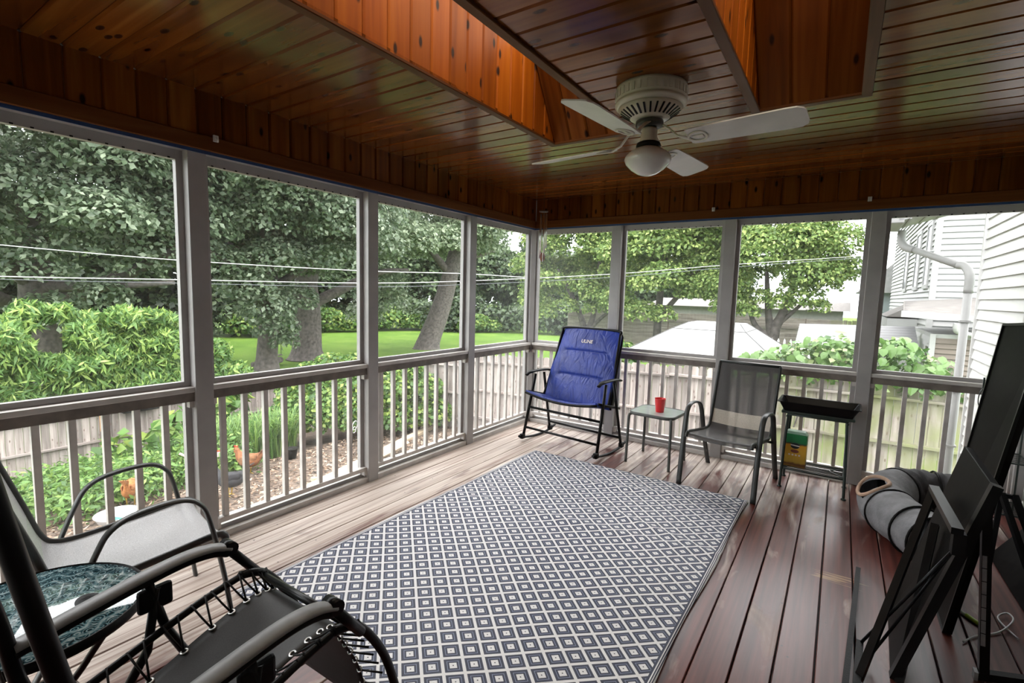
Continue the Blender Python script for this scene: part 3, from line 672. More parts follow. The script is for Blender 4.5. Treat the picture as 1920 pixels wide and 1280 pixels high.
# rim lies above the wall: outer wall then lip then inner wall
MB().add(V, F).build('tray_body', BLACK, tr)
bx = thing('plant_food_box', 'green topped yellow box of plant food on the plant stand shelf', 'box', (2.685, -.31, .158), math.radians(-3))
def foodmat():
    m, t, b, N, L = nt('plant_food_print')
    co = N('ShaderNodeTexCoord'); sp = N('ShaderNodeSeparateXYZ'); L(co.outputs['Object'], sp.inputs[0])
    no = N('ShaderNodeTexNoise'); no.inputs['Scale'].default_value = 30; L(co.outputs['Object'], no.inputs['Vector'])
    ad = N('ShaderNodeMath'); ad.operation = 'MULTIPLY_ADD'; ad.inputs[1].default_value = .02; L(no.outputs['Fac'], ad.inputs[0]); L(sp.outputs['Z'], ad.inputs[2])
    mr = N('ShaderNodeMapRange'); mr.inputs[2].default_value = .30; L(ad.outputs[0], mr.inputs[0])
    r = ramp(N, [(0, (.30,.17,.02)), (.12, (.10,.03,.01)), (.17, (.42,.27,.03)), (.42, (.62,.36,.03)), (.62, (.60,.30,.02)), (.66, (.05,.03,.02)), (.69, (.01,.16,.05)), (.9, (.012,.20,.06))])
    L(mr.outputs[0], r.inputs[0]); L(r.outputs[0], b.inputs['Base Color']); b.inputs['Roughness'].default_value = .4; return m
MB().b2((-.078,-.04,0), (.078,.04,.262)).build('carton', foodmat(), bx, bev=.004)
MB().prism([(-.078,.262), (.078,.262), (.062,.285), (-.062,.285)], -.036, .036, 1).build('lid', plain('green_white_lid', (.30,.48,.36), .3), bx, bev=.003)
q = MB(); q.lathe([(.030,0), (.030,.002)], 24); q.v = [(v[0]*1.05, -.0405-v[2], .172+v[1]*.8) for v in q.v]; q.build('round_emblem', plain('emblem_dark', (.008,.014,.02), .4), bx)
q = MB(); q.add([(-.031,-.0432,.173), (.031,-.0432,.168), (.031,-.0432,.176), (-.031,-.0432,.181)], [(0,1,2,3)]); q.build('emblem_stripe', lm, bx)
q = MB()
for i in range(4): q.box((-.036+i*.023, -.0412, .098), (.013, .001, .012))
q.build('print_line', lm, bx, kind='stuff')
q = MB(); q.lathe([(.024,0), (.024,.001)], 20); q.v = [(v[0]*1.2, -.0405-v[2], .128+v[1]*.55) for v in q.v]; q.build('picture_print', plain('brown_print', (.20,.05,.03), .5), bx)
# ------------------------------------------------------------------ pet tunnel
def feltmat(name, c):
    m = plain(name, c, .75, .25, 14, bump=.25)
    return m
FELT = feltmat('grey_plush_fabric', (.20,.20,.21)); FELTD = feltmat('charcoal_nylon', (.035,.034,.036))
pt = thing('pet_tunnel', 'grey crinkle fabric pet tunnel bent in a U with a tan rimmed peephole', 'pet tunnel', (3.2, -.6, 0))
TP = cr([(.235,-.68,.155), (.13,-.47,.155), (.035,-.20,.155), (.07,.07,.155), (.20,.24,.155), (.36,.29,.15), (.50,.30,.148)], 9)
NT = len(TP); tang = [(TP[min(i+1, NT-1)]-TP[max(i-1, 0)]).normalized() for i in range(NT)]
def tube_pt(i, a, r):
    t = tang[i]; b = Vector((t.y, -t.x, 0)).normalized(); return TP[i]+b*(r*math.cos(a))+Vector((0,0,1))*(r*math.sin(a))
def tunnel_part(i0, i1, name, m, wr, hole=None):
    NA = 40; V = []; F = []
    for i in range(i0, i1+1):
        for k in range(NA):
            a = 2*PI*k/NA
            r = .146+wr*(math.sin(i*1.7+k*.55)+.6*math.sin(i*.9-k*.9+1))*.5-.006*math.sin(PI*(i-i0)/(i1-i0))
            V.append(tube_pt(i, a, r))
    for i in range(i1-i0):
        for k in range(NA):
            if hole and hole[0] <= i+i0 < hole[1] and hole[2] <= k < hole[3]: continue
            F.append((i*NA+k, i*NA+(k+1) % NA, (i+1)*NA+(k+1) % NA, (i+1)*NA+k))
    return MB().add(V, F, True).build(name, m, pt, sol=.004)
c1, c2 = 14, 32
tunnel_part(0, c1, 'near_tube', FELT, .004)
tunnel_part(c1, c2, 'bend_tube', FELT, .003, (16, 21, 10, 18))
tunnel_part(c2, NT-1, 'far_tube', FELTD, .014)
for i in (0, 6, c1, c2, 44, NT-1):
    MB().sweep([tube_pt(i, 2*PI*k/32, .149) for k in range(32)], .007, n=6, closed=True).build('wire_hoop', BLACKM, pt)
hl = []
for k in range(24):
    a = 2*PI*k/24; f = 18.5+3.6*math.cos(a); i = int(f); an = 2*PI*(13.6/40)+ .70*math.sin(a)
    p = tube_pt(i, an, .150).lerp(tube_pt(i+1, an, .150), f-i); hl.append(p)
MB().sweep(hl, .012, n=8, closed=True).build('peephole_rim', feltmat('tan_fleece', (.46,.31,.22)), pt, label='tan fleece rim of the peephole')
# ------------------------------------------------------------------ things leaning by the house wall at the right
# tall black board
def panel(name, label, cat, corners, th, m, edge=None):
    """corners: bottom far, bottom near, top near, top far ; thickness away from the room"""
    P = [Vector(c) for c in corners]; nrm = (P[1]-P[0]).cross(P[3]-P[0]).normalized()
    t = thing(name, label, cat, P[0]); P = [p-P[0] for p in P]; Q = [p+nrm*th for p in P]
    if nrm.x < 0: nrm = -nrm; Q = [p+nrm*th for p in P]
    MB().add(P+Q, [(0,1,2,3), (7,6,5,4), (0,4,5,1), (1,5,6,2), (2,6,7,3), (3,7,4,0)]).build('board', m, t, bev=.003)
    return t, P, nrm
t, P, nn = panel('table_leaf', 'tall black laminate table top leaning on its end against the house', 'table top', ((3.40,-1.46,0.004), (3.40,-1.93,.004), (3.60,-1.93,1.41), (3.565,-1.46,1.385)), .03, BOARDK)
q = MB()
for i in range(4): q.bar(P[i], P[(i+1) % 4], .012, .012)
q.build('edge_band', BLACK, t)
# folded table on its end in front of it
t, P, nn = panel('folding_table', 'black folding table standing on its end with its legs folded out', 'folding table', ((3.20,-1.90,.004), (3.175,-2.42,.004), (3.395,-2.42,.845), (3.40,-1.90,.86)), .028, BOARDK)
b0 = Vector((3.20,-1.90,.004))
def W(*p): return Vector(p)-b0
MB().bar(W(3.405,-2.43,.85), W(3.185,-2.43,.02), .04, .03).build('edge_rail', BLACK, t)
MB().bar(W(3.30,-2.0,.675), W(3.30,-2.53,.69), .034, .024).build('leg_crossbar', BLACK, t)
MB().bar(W(3.30,-2.0,.665), W(3.07,-2.52,.014), .026, .026).build('leg', BLACK, t)
MB().bar(W(3.30,-2.13,.56), W(3.20,-2.45,.014), .026, .026).build('leg', BLACK, t)
MB().bar(W(3.31,-2.50,.68), W(3.31,-2.50,.60), .045, .035).build('hinge_block', BLACKM, t)
MB().sweep([W(3.305,-2.49,.61), W(3.08,-2.28,.02)], .006, n=6).build('brace', BLACK, t)
MB().sweep([W(3.31,-2.46,.60), W(3.12,-2.36,.05)], .006, n=6).build('brace', BLACK, t)
MB().bar(W(3.09,-1.57,.018), W(3.025,-2.62,.018), .022, .034).build('foot_bar', BLACKM, t)
MB().bar(W(3.08,-2.275,.018), W(3.06,-2.62,.018), .026, .034).build('foot_bar', BLACKM, t)
# leg frame of a third table with silver tape
t = thing('taped_table_leg', 'black table leg with strips of silver tape standing on the deck', 'table leg', (3.48,-2.20,0))
LA, LB = Vector((.005,0,.004)), Vector((-.045,.01,.70))
MB().bar(LA, LB, .034, .030).build('leg', BLACK, t)
MB().bar((-.02,-.01,.018), (.30,.13,.018), .03, .03).build('foot_bar', BLACKM, t)
q = MB()
for i in range(7): f = .20+i*.075; q.bar(LA.lerp(LB, f)+Vector((-.006,-.0165,0)), LA.lerp(LB, f+.070)+Vector((-.006,-.0165,0)), .014, .002, (0,-1,0))
q.build('silver_tape', plain('silver_tape', (.30,.30,.31), .4, .2, 20), t)
MB().box((-.022,-.012,.018), (.012,.034,.034)).build('end_cap', plain('silver_cap', (.35,.35,.35), .4), t)
# low dark panel leaning on the house
t, P, nn = panel('tabletop_panel', 'wide black table top leaning low against the house wall at the far right', 'table top', ((3.74,-.86,.004), (3.76,-1.95,.004), (3.95,-1.95,.34), (3.94,-.86,.32)), .028, BOARDK)
t = thing('folded_chair', 'black tubular folded chair frame leaning on the low table top at the right edge', 'folded chair', (3.70,-1.15,0))
MB().bar((0,0,.47), (.085,-.20,.16), .026, .022).build('tube', BLACK, t)
MB().bar((.05,0,.47), (.125,-.20,.20), .026, .022).build('tube', BLACK, t)
MB().bar((-.005,0,.46), (.06,0,.46), .022, .022).build('cross_bar', BLACK, t)
MB().bar((0,0,.46), (-.03,-.06,.012), .022, .022).build('leg', BLACK, t)
# wire rack
t = thing('wire_rack', 'dark green wire shelf rack by the house wall at the right edge', 'rack', (3.86,-.30,0))
for x in (-.10, .12):
    for y in (-.16, .14): MB().sweep([(x,y,0), (x,y,.98)], .006, n=6).build('post', GRN, t)
for z in (.14, .48, .82, .90):
    MB().sweep([(-.10,-.16,z), (.12,-.16,z), (.12,.14,z), (-.10,.14,z)], .005, n=6, closed=True).build('shelf_frame', GRN, t)
    q = MB()
    for i in range(9): y = -.14+i*.034; q.sweep([(-.10,y,z), (.12,y,z)], .0025, n=5)
    q.build('shelf_wires', GRN, t)
for s, z in ((-1, .66), (-1, .86)): MB().sweep([(-.10-.03*(1-math.cos(a)) , -.02+.07*math.cos(a)*1, z+.06*math.sin(a)) for a in [2*PI*k/20 for k in range(20)]], .003, n=5, closed=True).build('wire_loop', GRN, t)
# cable and marker on the floor
q = MB().sweep(cr([(3.46,-1.97,.008), (3.52,-1.88,.008), (3.60,-1.80,.008), (3.655,-1.72,.02), (3.68,-1.66,.03), (3.67,-1.60,.02), (3.63,-1.66,.008), (3.67,-1.80,.008)], 6), .004, n=6).build('cable', plain('white_cable', (.6,.6,.6), .4))
tag(q, 'thin white cable curled on the deck behind the taped table leg', 'cable')
t = thing('marker_pen', 'lime green marker pen lying on the deck behind the taped table leg', 'marker', (3.53,-1.75,.011), 2.2)
MB().sweep([(-.05,0,0), (.035,0,0)], .010, n=10).build('barrel', plain('lime_plastic', (.50,.72,.10), .3), t)
MB().sweep([(.035,0,0), (.065,0,0)], .0085, n=10).build('cap', plain('pale_plastic', (.65,.7,.6), .3), t)
# ------------------------------------------------------------------ zero gravity recliner (local +y forward)
zg = thing('recliner', 'black lace-up zero gravity recliner with grey armrests in the near left corner', 'recliner', (1.575, -4.20, 0), math.radians(1))
SLK = slingmat('black_sling', (.022,.021,.021), .97, .55)
ARMG = plain('grey_arm_pad', (.22,.22,.225), .42, .15, 18)
for s in (-1, 1):
    x = .262*s
    MB().sweep(cr([(x,-.30,.600), (x,-.10,.635), (x,.06,.655), (x,.15,.650), (x,.205,.630)], 6), [.027]*25, .011, n=12).build('armrest', ARMG, zg)
    MB().sweep(cr([(x,-.30,.583), (x,-.10,.618), (x,.06,.638), (x,.15,.633), (x,.20,.614)], 6), [.020]*25, .014, n=10).build('arm_underside', BLACKM, zg)
    MB().sweep([(x-.024,.205,.632), (x+.024,.205,.632)], .021, n=14).build('arm_pivot', BLACK, zg)
    MB().sweep([(x,.20,.63), (x,.30,.50)], .015, n=10).build('front_strut', BLACK, zg)
    xi = .235*s
    MB().sweep(cr([(xi,-.30,.385), (xi,-.12,.44), (xi,.10,.505), (xi,.235,.53)], 4), .011, n=8).build('seat_rail', BLACK, zg)
    MB().sweep(cr([(xi,.225,.533), (xi,.31,.50), (xi,.40,.37), (xi,.455,.22), (xi,.47,.12)], 5), .014, n=8).build('leg_rail', BLACK, zg)
    MB().sweep(cr([(.262*s,-.20,.30), (.262*s,-.285,.47), (.262*s,-.318,.66), (.262*s,-.360,.88), (.262*s,-.445,1.36)], 4), .017, n=10).build('back_rail', BLACK, zg)
    MB().sweep([(x,-.02,.62), (x,.02,.46), (x*.98,.22,.02)], .013, n=8).build('support_leg', BLACK, zg)
    MB().sweep([(x,.0,.60), (x,-.03,.42), (x*.98,-.30,.02)], .013, n=8).build('support_leg', BLACK, zg)
    MB().box((x, -.005, .57), (.022, .09, .07)).build('hinge_plate', BLACKM, zg, bev=.01)
    MB().lathe([(.002,-.014), (.030,-.014), (.030,.014), (.002,.014)], 16, (0,0,0)).build('lock_knob', BLACK, zg, loc=(x, -.21, .41)).rotation_euler = (0, PI/2, 0)
for y, z in ((.22, .018), (-.30, .018)): MB().sweep([(-.262,y,z), (.262,y,z)], .012, n=8).build('floor_bar', BLACK, zg)
MB().sweep([(-.235,.30,.50), (.235,.30,.50)], .012, n=8).build('front_bar', BLACK, zg)
def zseat(u, v):
    x = (u-.5)*2; hw = .155+.015*v; p = cr([(-.33,.325), (-.12,.385), (.10,.46), (.23,.49), (.30,.475)], 4); f = v*(len(p)-1); i = min(int(f), len(p)-2); r = p[i].lerp(p[i+1], f-i)
    return (x*hw, r.x, r.y-.02*(1-x*x)*math.sin(PI*v))
def zleg(u, v):
    x = (u-.5)*2; p = cr([(.30,.475), (.345,.40), (.40,.28), (.425,.14)], 4); f = v*(len(p)-1); i = min(int(f), len(p)-2); r = p[i].lerp(p[i+1], f-i)
    return (x*.165, r.x-.02, r.y)
MB().grid(zseat, 12, 20).build('seat_sling', SLK, zg, sol=.003)
MB().grid(zleg, 12, 16).build('leg_sling', SLK, zg, sol=.003)
MB().grid(lambda u, v: ((u-.5)*.36, -.33-.11*v, .42+.62*v), 10, 10).build('back_sling', SLK, zg, sol=.003)
gm = MB().sweep([(.0085*math.cos(2*PI*k/14), .0085*math.sin(2*PI*k/14), 0) for k in range(14)], .0028, n=6, closed=True).mesh('grommet', plain('steel_grommet', (.75,.75,.74), .25, .05, metal=.6))
def railpt(y):
    p = cr([(-.30,.385), (-.12,.44), (.10,.505), (.235,.53), (.30,.505)], 6)
    for a, b in zip(p, p[1:]):
        if a.x <= y <= b.x: return a.lerp(b, (y-a.x)/max(1e-6, b.x-a.x)).y
    return p[-1].y
for s in (-1, 1):
    pr = None
    for i in range(10):
        v = .12+.094*i; e = Vector(zseat(.5+.5*s*.95, v)); inst(gm, 'grommet', zg, e+Vector((0,0,.003)), (.25, 0, 0))
        rp = [Vector((.235*s, e.y+d, railpt(e.y+d))) for d in (-.02, .02)]
        for r_ in rp: MB().sweep([e, e.lerp(r_, .5)+Vector((0,0,.004)), r_+Vector((0,0,.012)), r_+Vector((.010*s,0,0))], .0032, n=5).build('lace_cord', BLACKM, zg)
    for i in range(8):
        v = .12+.11*i; e = Vector(zleg(.5+.5*s*.95, v)); inst(gm, 'grommet', zg, e+Vector((0,.002,.002)), (1.1, 0, 0))
        MB().sweep([e, Vector((.235*s, e.y+.025, e.z+.01))], .0032, n=5).build('lace_cord', BLACKM, zg)
# ------------------------------------------------------------------ round patterned table
def mosaicmat():
    m, t, b, N, L = nt('teal_paisley_glass')
    co = N('ShaderNodeTexCoord')
    sp = N('ShaderNodeSeparateXYZ'); L(co.outputs['Object'], sp.inputs[0])
    ln = N('ShaderNodeVectorMath'); ln.operation = 'LENGTH'; L(co.outputs['Object'], ln.inputs[0])
    at = N('ShaderNodeMath'); at.operation = 'ARCTAN2'; L(sp.outputs['Y'], at.inputs[0]); L(sp.outputs['X'], at.inputs[1])
    def M_(op, a, c):
        q = N('ShaderNodeMath'); q.operation = op
        for i, v in enumerate((a, c)):
            if isinstance(v, (int, float)): q.inputs[i].default_value = v
            else: L(v, q.inputs[i])
        return q.outputs[0]
    pet = M_('MULTIPLY', M_('SINE', M_('MULTIPLY', at.outputs[0], 16), 0), .010)
    rad = M_('ADD', ln.outputs['Value'], pet)
    ring = M_('SINE', M_('MULTIPLY', rad, 165), 0)
    vo = N('ShaderNodeTexVoronoi'); vo.inputs['Scale'].default_value = 34; L(co.outputs['Object'], vo.inputs['Vector'])
    vr = M_('SINE', M_('MULTIPLY', vo.outputs['Distance'], 26), 0)
    no = N('ShaderNodeTexNoise'); no.inputs['Scale'].default_value = 70; no.inputs['Detail'].default_value = 4; L(co.outputs['Object'], no.inputs['Vector'])
    mixv = M_('ADD', M_('MULTIPLY', M_('MAXIMUM', ring, vr), .42), M_('MULTIPLY', no.outputs['Fac'], .55))
    r = ramp(N, [(.05, (.012,.035,.045)), (.35, (.030,.085,.105)), (.55, (.08,.17,.19)), (.75, (.36,.43,.43))]); L(mixv, r.inputs[0]); L(r.outputs[0], b.inputs['Base Color'])
    b.inputs['Roughness'].default_value = .06; b.inputs['Specular IOR Level'].default_value = .8; b.inputs['Coat Weight'].default_value = .6; b.inputs['Coat Roughness'].default_value = .04; return m
rt = thing('round_table', 'round glass table with a teal paisley top beside the recliner', 'table', (1.0, -4.405, 0))
MB().lathe([(.002,0), (.258,0), (.262,.004), (.258,.008), (.002,.008)], 56).build('table_top', mosaicmat(), rt, loc=(0, 0, .498))
MB().lathe([(.256,.478), (.268,.478), (.271,.490), (.268,.507), (.264,.509), (.262,.497), (.256,.492)], 56).build('rim', BLACKM, rt)
for k in range(3):
    a = 2*PI*k/3+.5; d = Vector((math.cos(a), math.sin(a), 0))
    MB().sweep(cr([d*.24+Vector((0,0,.482)), d*.15+Vector((0,0,.35)), d*.07+Vector((0,0,.22)), d*.14+Vector((0,0,.10)), d*.25+Vector((0,0,.004))], 4), .010, n=8).build('leg', BLACK, rt)
MB().sweep([(.085*math.cos(2*PI*k/20), .085*math.sin(2*PI*k/20), .22) for k in range(20)], .008, n=6, closed=True).build('leg_ring', BLACK, rt)
q = MB().lathe([(.002,.0), (.020,.0), (.055,.010), (.068,.020), (.064,.022), (.05,.014), (.002,.008)], 24).build('dish', BLACKM, loc=(1.10, -4.30, .507)); q.scale = (.8, .5, .8)
tag(q, 'small dark oval dish on the round teal table', 'dish')
# ------------------------------------------------------------------ outdoors: ground
def gz(x): return float(np.interp(x, [-80,-11.7,-6.5,-3,1,80], [-3.3,-3.3,-2.1,-1.75,-1.6,-1.6]))
MULCH = plain('mulch_dirt', (.045,.031,.023), .95, .55, 9, bump=1, c2=(.165,.12,.09))
def grassmat():
    m, t, b, N, L = nt('lawn_grass')
    co = N('ShaderNodeTexCoord'); n = N('ShaderNodeTexNoise'); n.inputs['Scale'].default_value = .35; n.inputs['Detail'].default_value = 8; n.inputs['Roughness'].default_value = .7; L(co.outputs['Object'], n.inputs['Vector'])
    r = ramp(N, [(.3, (.050,.105,.014)), (.5, (.085,.155,.022)), (.7, (.125,.195,.034))]); L(n.outputs['Fac'], r.inputs[0]); L(r.outputs[0], b.inputs['Base Color']); b.inputs['Roughness'].default_value = .9; b.inputs['Specular IOR Level'].default_value = .1
    n2 = N('ShaderNodeTexNoise'); n2.inputs['Scale'].default_value = 14; n2.inputs['Detail'].default_value = 4; L(co.outputs['Object'], n2.inputs['Vector'])
    bp = N('ShaderNodeBump'); bp.inputs['Strength'].default_value = .7; bp.inputs['Distance'].default_value = .06; L(n2.outputs['Fac'], bp.inputs['Height']); L(bp.outputs[0], b.inputs['Normal']); return m
def terrain(name, x0, x1, y0, y1, nx, ny, dz, m, label, cat, bumpy=0):
    def fn(u, v):
        x = x0+(x1-x0)*u; y = y0+(y1-y0)*v; return (x, y, gz(x)+dz+bumpy*(math.sin(x*3.1+y)*math.sin(y*2.3-x)))
    o = MB().grid(fn, nx, ny).build(name, m); return tag(o, label, cat, kind='structure')
terrain('lawn', -110, 60, -60, 110, 60, 4, -.06, grassmat(), 'bright green lawn beyond the fence', 'lawn')
terrain('ground', -11.8, 5, -14, 4.7, 80, 60, 0, MULCH, 'brown mulch and dirt of the fenced chicken yard', 'ground', .015)
# fences
pk = MB(); pk.prism([(-.068,0), (.068,0), (.068,1.80), (.045,1.83), (-.045,1.83), (-.068,1.80)], -.009, .009, 1)
pkm = None
def picket_mesh():
    # plank built along local X so the grain runs up the board
    b = MB(); b.prism([(0,-.068), (1.79,-.068), (1.825,-.045), (1.825,.045), (1.79,.068), (0,.068)], -.009, .009, 2)
    return b.mesh('picket', FENCE)
pkm = picket_mesh()
fA = thing('privacy_fence', 'weathered grey board fence along the left of the yard', 'fence')
y = -9.0
while y < 4.6:
    o = inst(pkm, 'picket', fA, (-11.72+random.uniform(-.006,.006), y, -3.33+random.uniform(-.02,.02)), (0, -PI/2, 0)); y += .143
rl = MB()
def railbar(parent, p, q): 
    p, q = Vector(p), Vector(q); d = q-p
    board('fence_rail', parent, (p+q)/2, d.length, .085, FENCE, d, (0,0,1), .04, .003)
for i in range(6):
    ya, yb = -9+i*2.4, -9+(i+1)*2.4
    for h in (.32, .98, 1.66): railbar(fA, (-11.68, ya, -3.3+h), (-11.68, min(yb, 4.6), -3.3+h+random.uniform(-.02,.02)))
    MB().b2((-11.83, ya-.05, -3.3), (-11.735, ya+.05, -1.55)).build('fence_post', FENCE, fA)
fB = thing('privacy_fence', 'board fence across the back of the yard, mossy at its right end', 'fence')
x = -11.7
while x < 4.9:
    inst(pkm, 'picket', fB, (x, 4.62+random.uniform(-.006,.006), gz(x)-.02+random.uniform(-.015,.015)), (0, -PI/2, PI/2)); x += .143
xs = [-11.7, -9.3, -6.9, -4.5, -2.1, .3, 2.7, 5.0]
for a, b_ in zip(xs, xs[1:]):
    for h in (.30, .97, 1.66): railbar(fB, (a, 4.575, gz(a)+h), (b_, 4.575, gz(b_)+h))
    MB().b2((a-.05, 4.63, gz(a)), (a+.05, 4.72, gz(a)+1.75)).build('fence_post', FENCE, fB)
MB().b2((-6.62, 4.48, gz(-6.5)), (-6.48, 4.56, gz(-6.5)+1.72)).build('gate_post', FENCE, fB)
# lumber edging of the run
PALEW = wood('pale_new_lumber', [(.25, (.34,.26,.17)), (.5, (.45,.36,.25)), (.75, (.55,.46,.34))], rough=.7, knots=False, per=.1)
le = thing('timber_edging', 'pale lumber edging boards of the chicken run beside the porch', 'timber edging')
board('plank', le, (-4.9, 2.1, -1.88), 4.3, .14, PALEW, (-1.05, 4.05, -.06), (0,0,1), .04)
board('plank', le, (-4.82, 2.1, -1.98), 4.3, .18, PALEW, (-1.05, 4.05, -.06), (1,.25,0), .04)
board('plank', le, (-4.2, .9, -1.72), 3.4, .20, PALEW, (-.75, 3.0, -.05), (.5,.1,1), .04)
for yy in (.3, 2.2, 4.0): MB().b2((-4.52-(yy-.2)*.26-.05, yy-.04, -2.05), (-4.52-(yy-.2)*.26+.05, yy+.04, -1.84)).build('stake', PALEW, le)
# ------------------------------------------------------------------ foliage
RNG = np.random.default_rng(5)
PK = [(-14.1,-1.6+.35*k,-1.4+.3*((k*7)%5)/2.0,.42,.34) for k in range(11)]
def leaf_mesh(name, pos, nrm, L_, W_, m, droop=.3, fold=.18):
    n = len(pos); r = RNG.normal(size=(n, 3)); t = np.cross(nrm, r); t /= np.linalg.norm(t, axis=1, keepdims=True)+1e-9
    t[:, 2] -= droop; t /= np.linalg.norm(t, axis=1, keepdims=True)
    b = np.cross(nrm, t); b /= np.linalg.norm(b, axis=1, keepdims=True)+1e-9
    nn = np.cross(t, b)
    s = RNG.uniform(.65, 1.35, (n, 1)); Ln = L_*s; Wn = W_*s
    V = np.empty((n, 4, 3)); V[:, 0] = pos-t*Ln*.5; V[:, 2] = pos+t*Ln*.5
    V[:, 1] = pos+b*Wn*.5+nn*Wn*fold-t*Ln*.05; V[:, 3] = pos-b*Wn*.5+nn*Wn*fold-t*Ln*.05
    me = bpy.data.meshes.new(name); me.vertices.add(n*4); me.vertices.foreach_set('co', V.reshape(-1))
    idx = np.arange(n*4).reshape(n, 4); tri = np.stack([idx[:, [0, 1, 2]], idx[:, [0, 2, 3]]], 1).reshape(-1)
    me.loops.add(n*6); me.loops.foreach_set('vertex_index', tri.astype(np.int32))
    me.polygons.add(n*2); me.polygons.foreach_set('loop_start', np.arange(0, n*6, 3, dtype=np.int32))
    me.update(); me.materials.append(m); return me
def blob_points(n, blobs, shell=.72, up=.55):
    C = np.array([b[:3] for b in blobs], float); Rr = np.array([[b[3], b[3], b[4] if len(b) > 4 else b[3]*.8] for b in blobs])
    wgt = Rr[:, 0]**2; k = RNG.choice(len(blobs), n, p=wgt/wgt.sum())
    d = RNG.normal(size=(n, 3)); d /= np.linalg.norm(d, axis=1, keepdims=True)
    d[:, 2] = np.where(d[:, 2] < -.5, -d[:, 2]*.7, d[:, 2])
    rad = shell+(1.08-shell)*RNG.random((n, 1))**.8
    pos = C[k]+d*rad*Rr[k]
    nm = d*.7+RNG.normal(size=(n, 3))*.55; nm[:, 2] += up; nm /= np.linalg.norm(nm, axis=1, keepdims=True)
    return pos, nm
def foliage(parent, name, n, blobs, L_, W_, m, droop=.3, shell=.72, up=.55):
    p, nm = blob_points(n, blobs, shell, up); o = bpy.data.objects.new(name, leaf_mesh(name, p, nm, L_, W_, m, droop)); COL.objects.link(o)
    o.parent = parent; o['kind'] = 'stuff'; return o
def crown(c, R_, nb, br, seed, inner=.55):
    r = random.Random(seed); out = []
    for i in range(nb):
        while True:
            d = Vector((r.gauss(0,1), r.gauss(0,1), r.gauss(0,1))).normalized(); f = r.uniform(inner, 1)
            if d.z > -.75: break
        s = br*r.uniform(.75, 1.3); out.append((c[0]+d.x*R_[0]*f, c[1]+d.y*R_[1]*f, c[2]+d.z*R_[2]*f, s, s*.72))
    return out
def tree(name, label, base, trunk, limbs, blobs, n, L_, W_, m, group=None, droop=.3, up=.55, bark=None):
    t = thing(name, label, 'tree', base, group=group); b0 = Vector(base)
    MB().sweep(cr(trunk[0], 5), list(np.interp(np.linspace(0, 1, (len(trunk[0])-1)*5+1), np.linspace(0, 1, len(trunk[1])), trunk[1])), n=12).build('trunk', bark or BARK, t)
    for pts, r0, r1 in limbs: P = cr(pts, 5); MB().sweep(P, list(np.linspace(r0, r1, len(P))), n=8).build('limb', bark or BARK, t)
    bl = [(b[0]-b0.x, b[1]-b0.y, b[2]-b0.z, *b[3:]) for b in blobs]
    foliage(t, 'crown', n, bl, L_, W_, m, droop, .70, up); return t
def rel(base, pts): return [tuple(Vector(p)-Vector(base)) for p in pts]
G = -3.3
b = (-22.2, 9.6, G)
tree('oak_tree', 'big oak with a stout straight trunk just beyond the fence, left of the swing oak', b, ([(0,0,0), (0,0,1.0), (.1,.1,3), (0,.2,7), (.2,.1,10)], [.75,.52,.48,.42,.2]),
     [(rel(b, [(-22.2,9.6,.2), (-20.5,7.2,2.2), (-18.5,5.0,2.9)]), .26, .08), (rel(b, [(-22.1,9.7,1.2), (-20.6,12,3.2), (-19.6,14,4.4)]), .24, .08), (rel(b, [(-22.1,9.7,2.2), (-24,6,5), (-25,3,6)]), .25, .08)],
     crown((-21.6, 8.8, 5.6), (6.6, 6.2, 5.2), 64, 1.6, 1)+[(-20.3,9.0,-.6,1.1), (-19.9,8.3,.4,1.3), (-20.6,9.6,-1.4,.7), (-20.2,10,.8,1.1), (-19.6,7.4,1.4,1.2), (-19.2,8.2,2.6,1.4), (-19.4,9.6,2.9,1.3), (-18.9,7.6,4.4,1.5), (-19.0,9.3,4.8,1.5), (-18.6,8.4,6.2,1.5), (-19.6,6.0,2.4,1.2)], 90000, .23, .15, OAK)
b = (-26.6, 14.9, G)
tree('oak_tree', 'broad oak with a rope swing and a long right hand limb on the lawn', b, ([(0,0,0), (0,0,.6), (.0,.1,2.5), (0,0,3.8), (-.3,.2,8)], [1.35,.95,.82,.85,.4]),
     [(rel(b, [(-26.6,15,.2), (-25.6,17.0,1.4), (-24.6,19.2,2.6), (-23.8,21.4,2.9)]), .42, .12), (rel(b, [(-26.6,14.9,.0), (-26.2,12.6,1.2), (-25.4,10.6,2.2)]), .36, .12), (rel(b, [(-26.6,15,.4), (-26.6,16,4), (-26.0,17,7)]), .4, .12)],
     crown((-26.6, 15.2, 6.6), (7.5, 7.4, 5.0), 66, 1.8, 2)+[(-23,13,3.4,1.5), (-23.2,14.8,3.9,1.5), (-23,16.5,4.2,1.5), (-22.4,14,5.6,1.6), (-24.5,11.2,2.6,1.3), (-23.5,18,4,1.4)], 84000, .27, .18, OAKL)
b = (-25.3, 25.3, G)
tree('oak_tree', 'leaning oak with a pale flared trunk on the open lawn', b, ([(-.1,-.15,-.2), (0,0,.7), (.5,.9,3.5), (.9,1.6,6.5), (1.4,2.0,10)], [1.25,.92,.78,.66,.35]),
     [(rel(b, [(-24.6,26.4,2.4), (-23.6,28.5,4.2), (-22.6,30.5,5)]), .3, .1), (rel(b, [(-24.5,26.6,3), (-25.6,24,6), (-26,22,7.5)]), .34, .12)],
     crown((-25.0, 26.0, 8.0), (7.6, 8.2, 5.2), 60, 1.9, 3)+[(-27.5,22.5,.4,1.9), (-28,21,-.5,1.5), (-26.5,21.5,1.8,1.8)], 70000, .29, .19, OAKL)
b = (-24.5, 1.2, G)
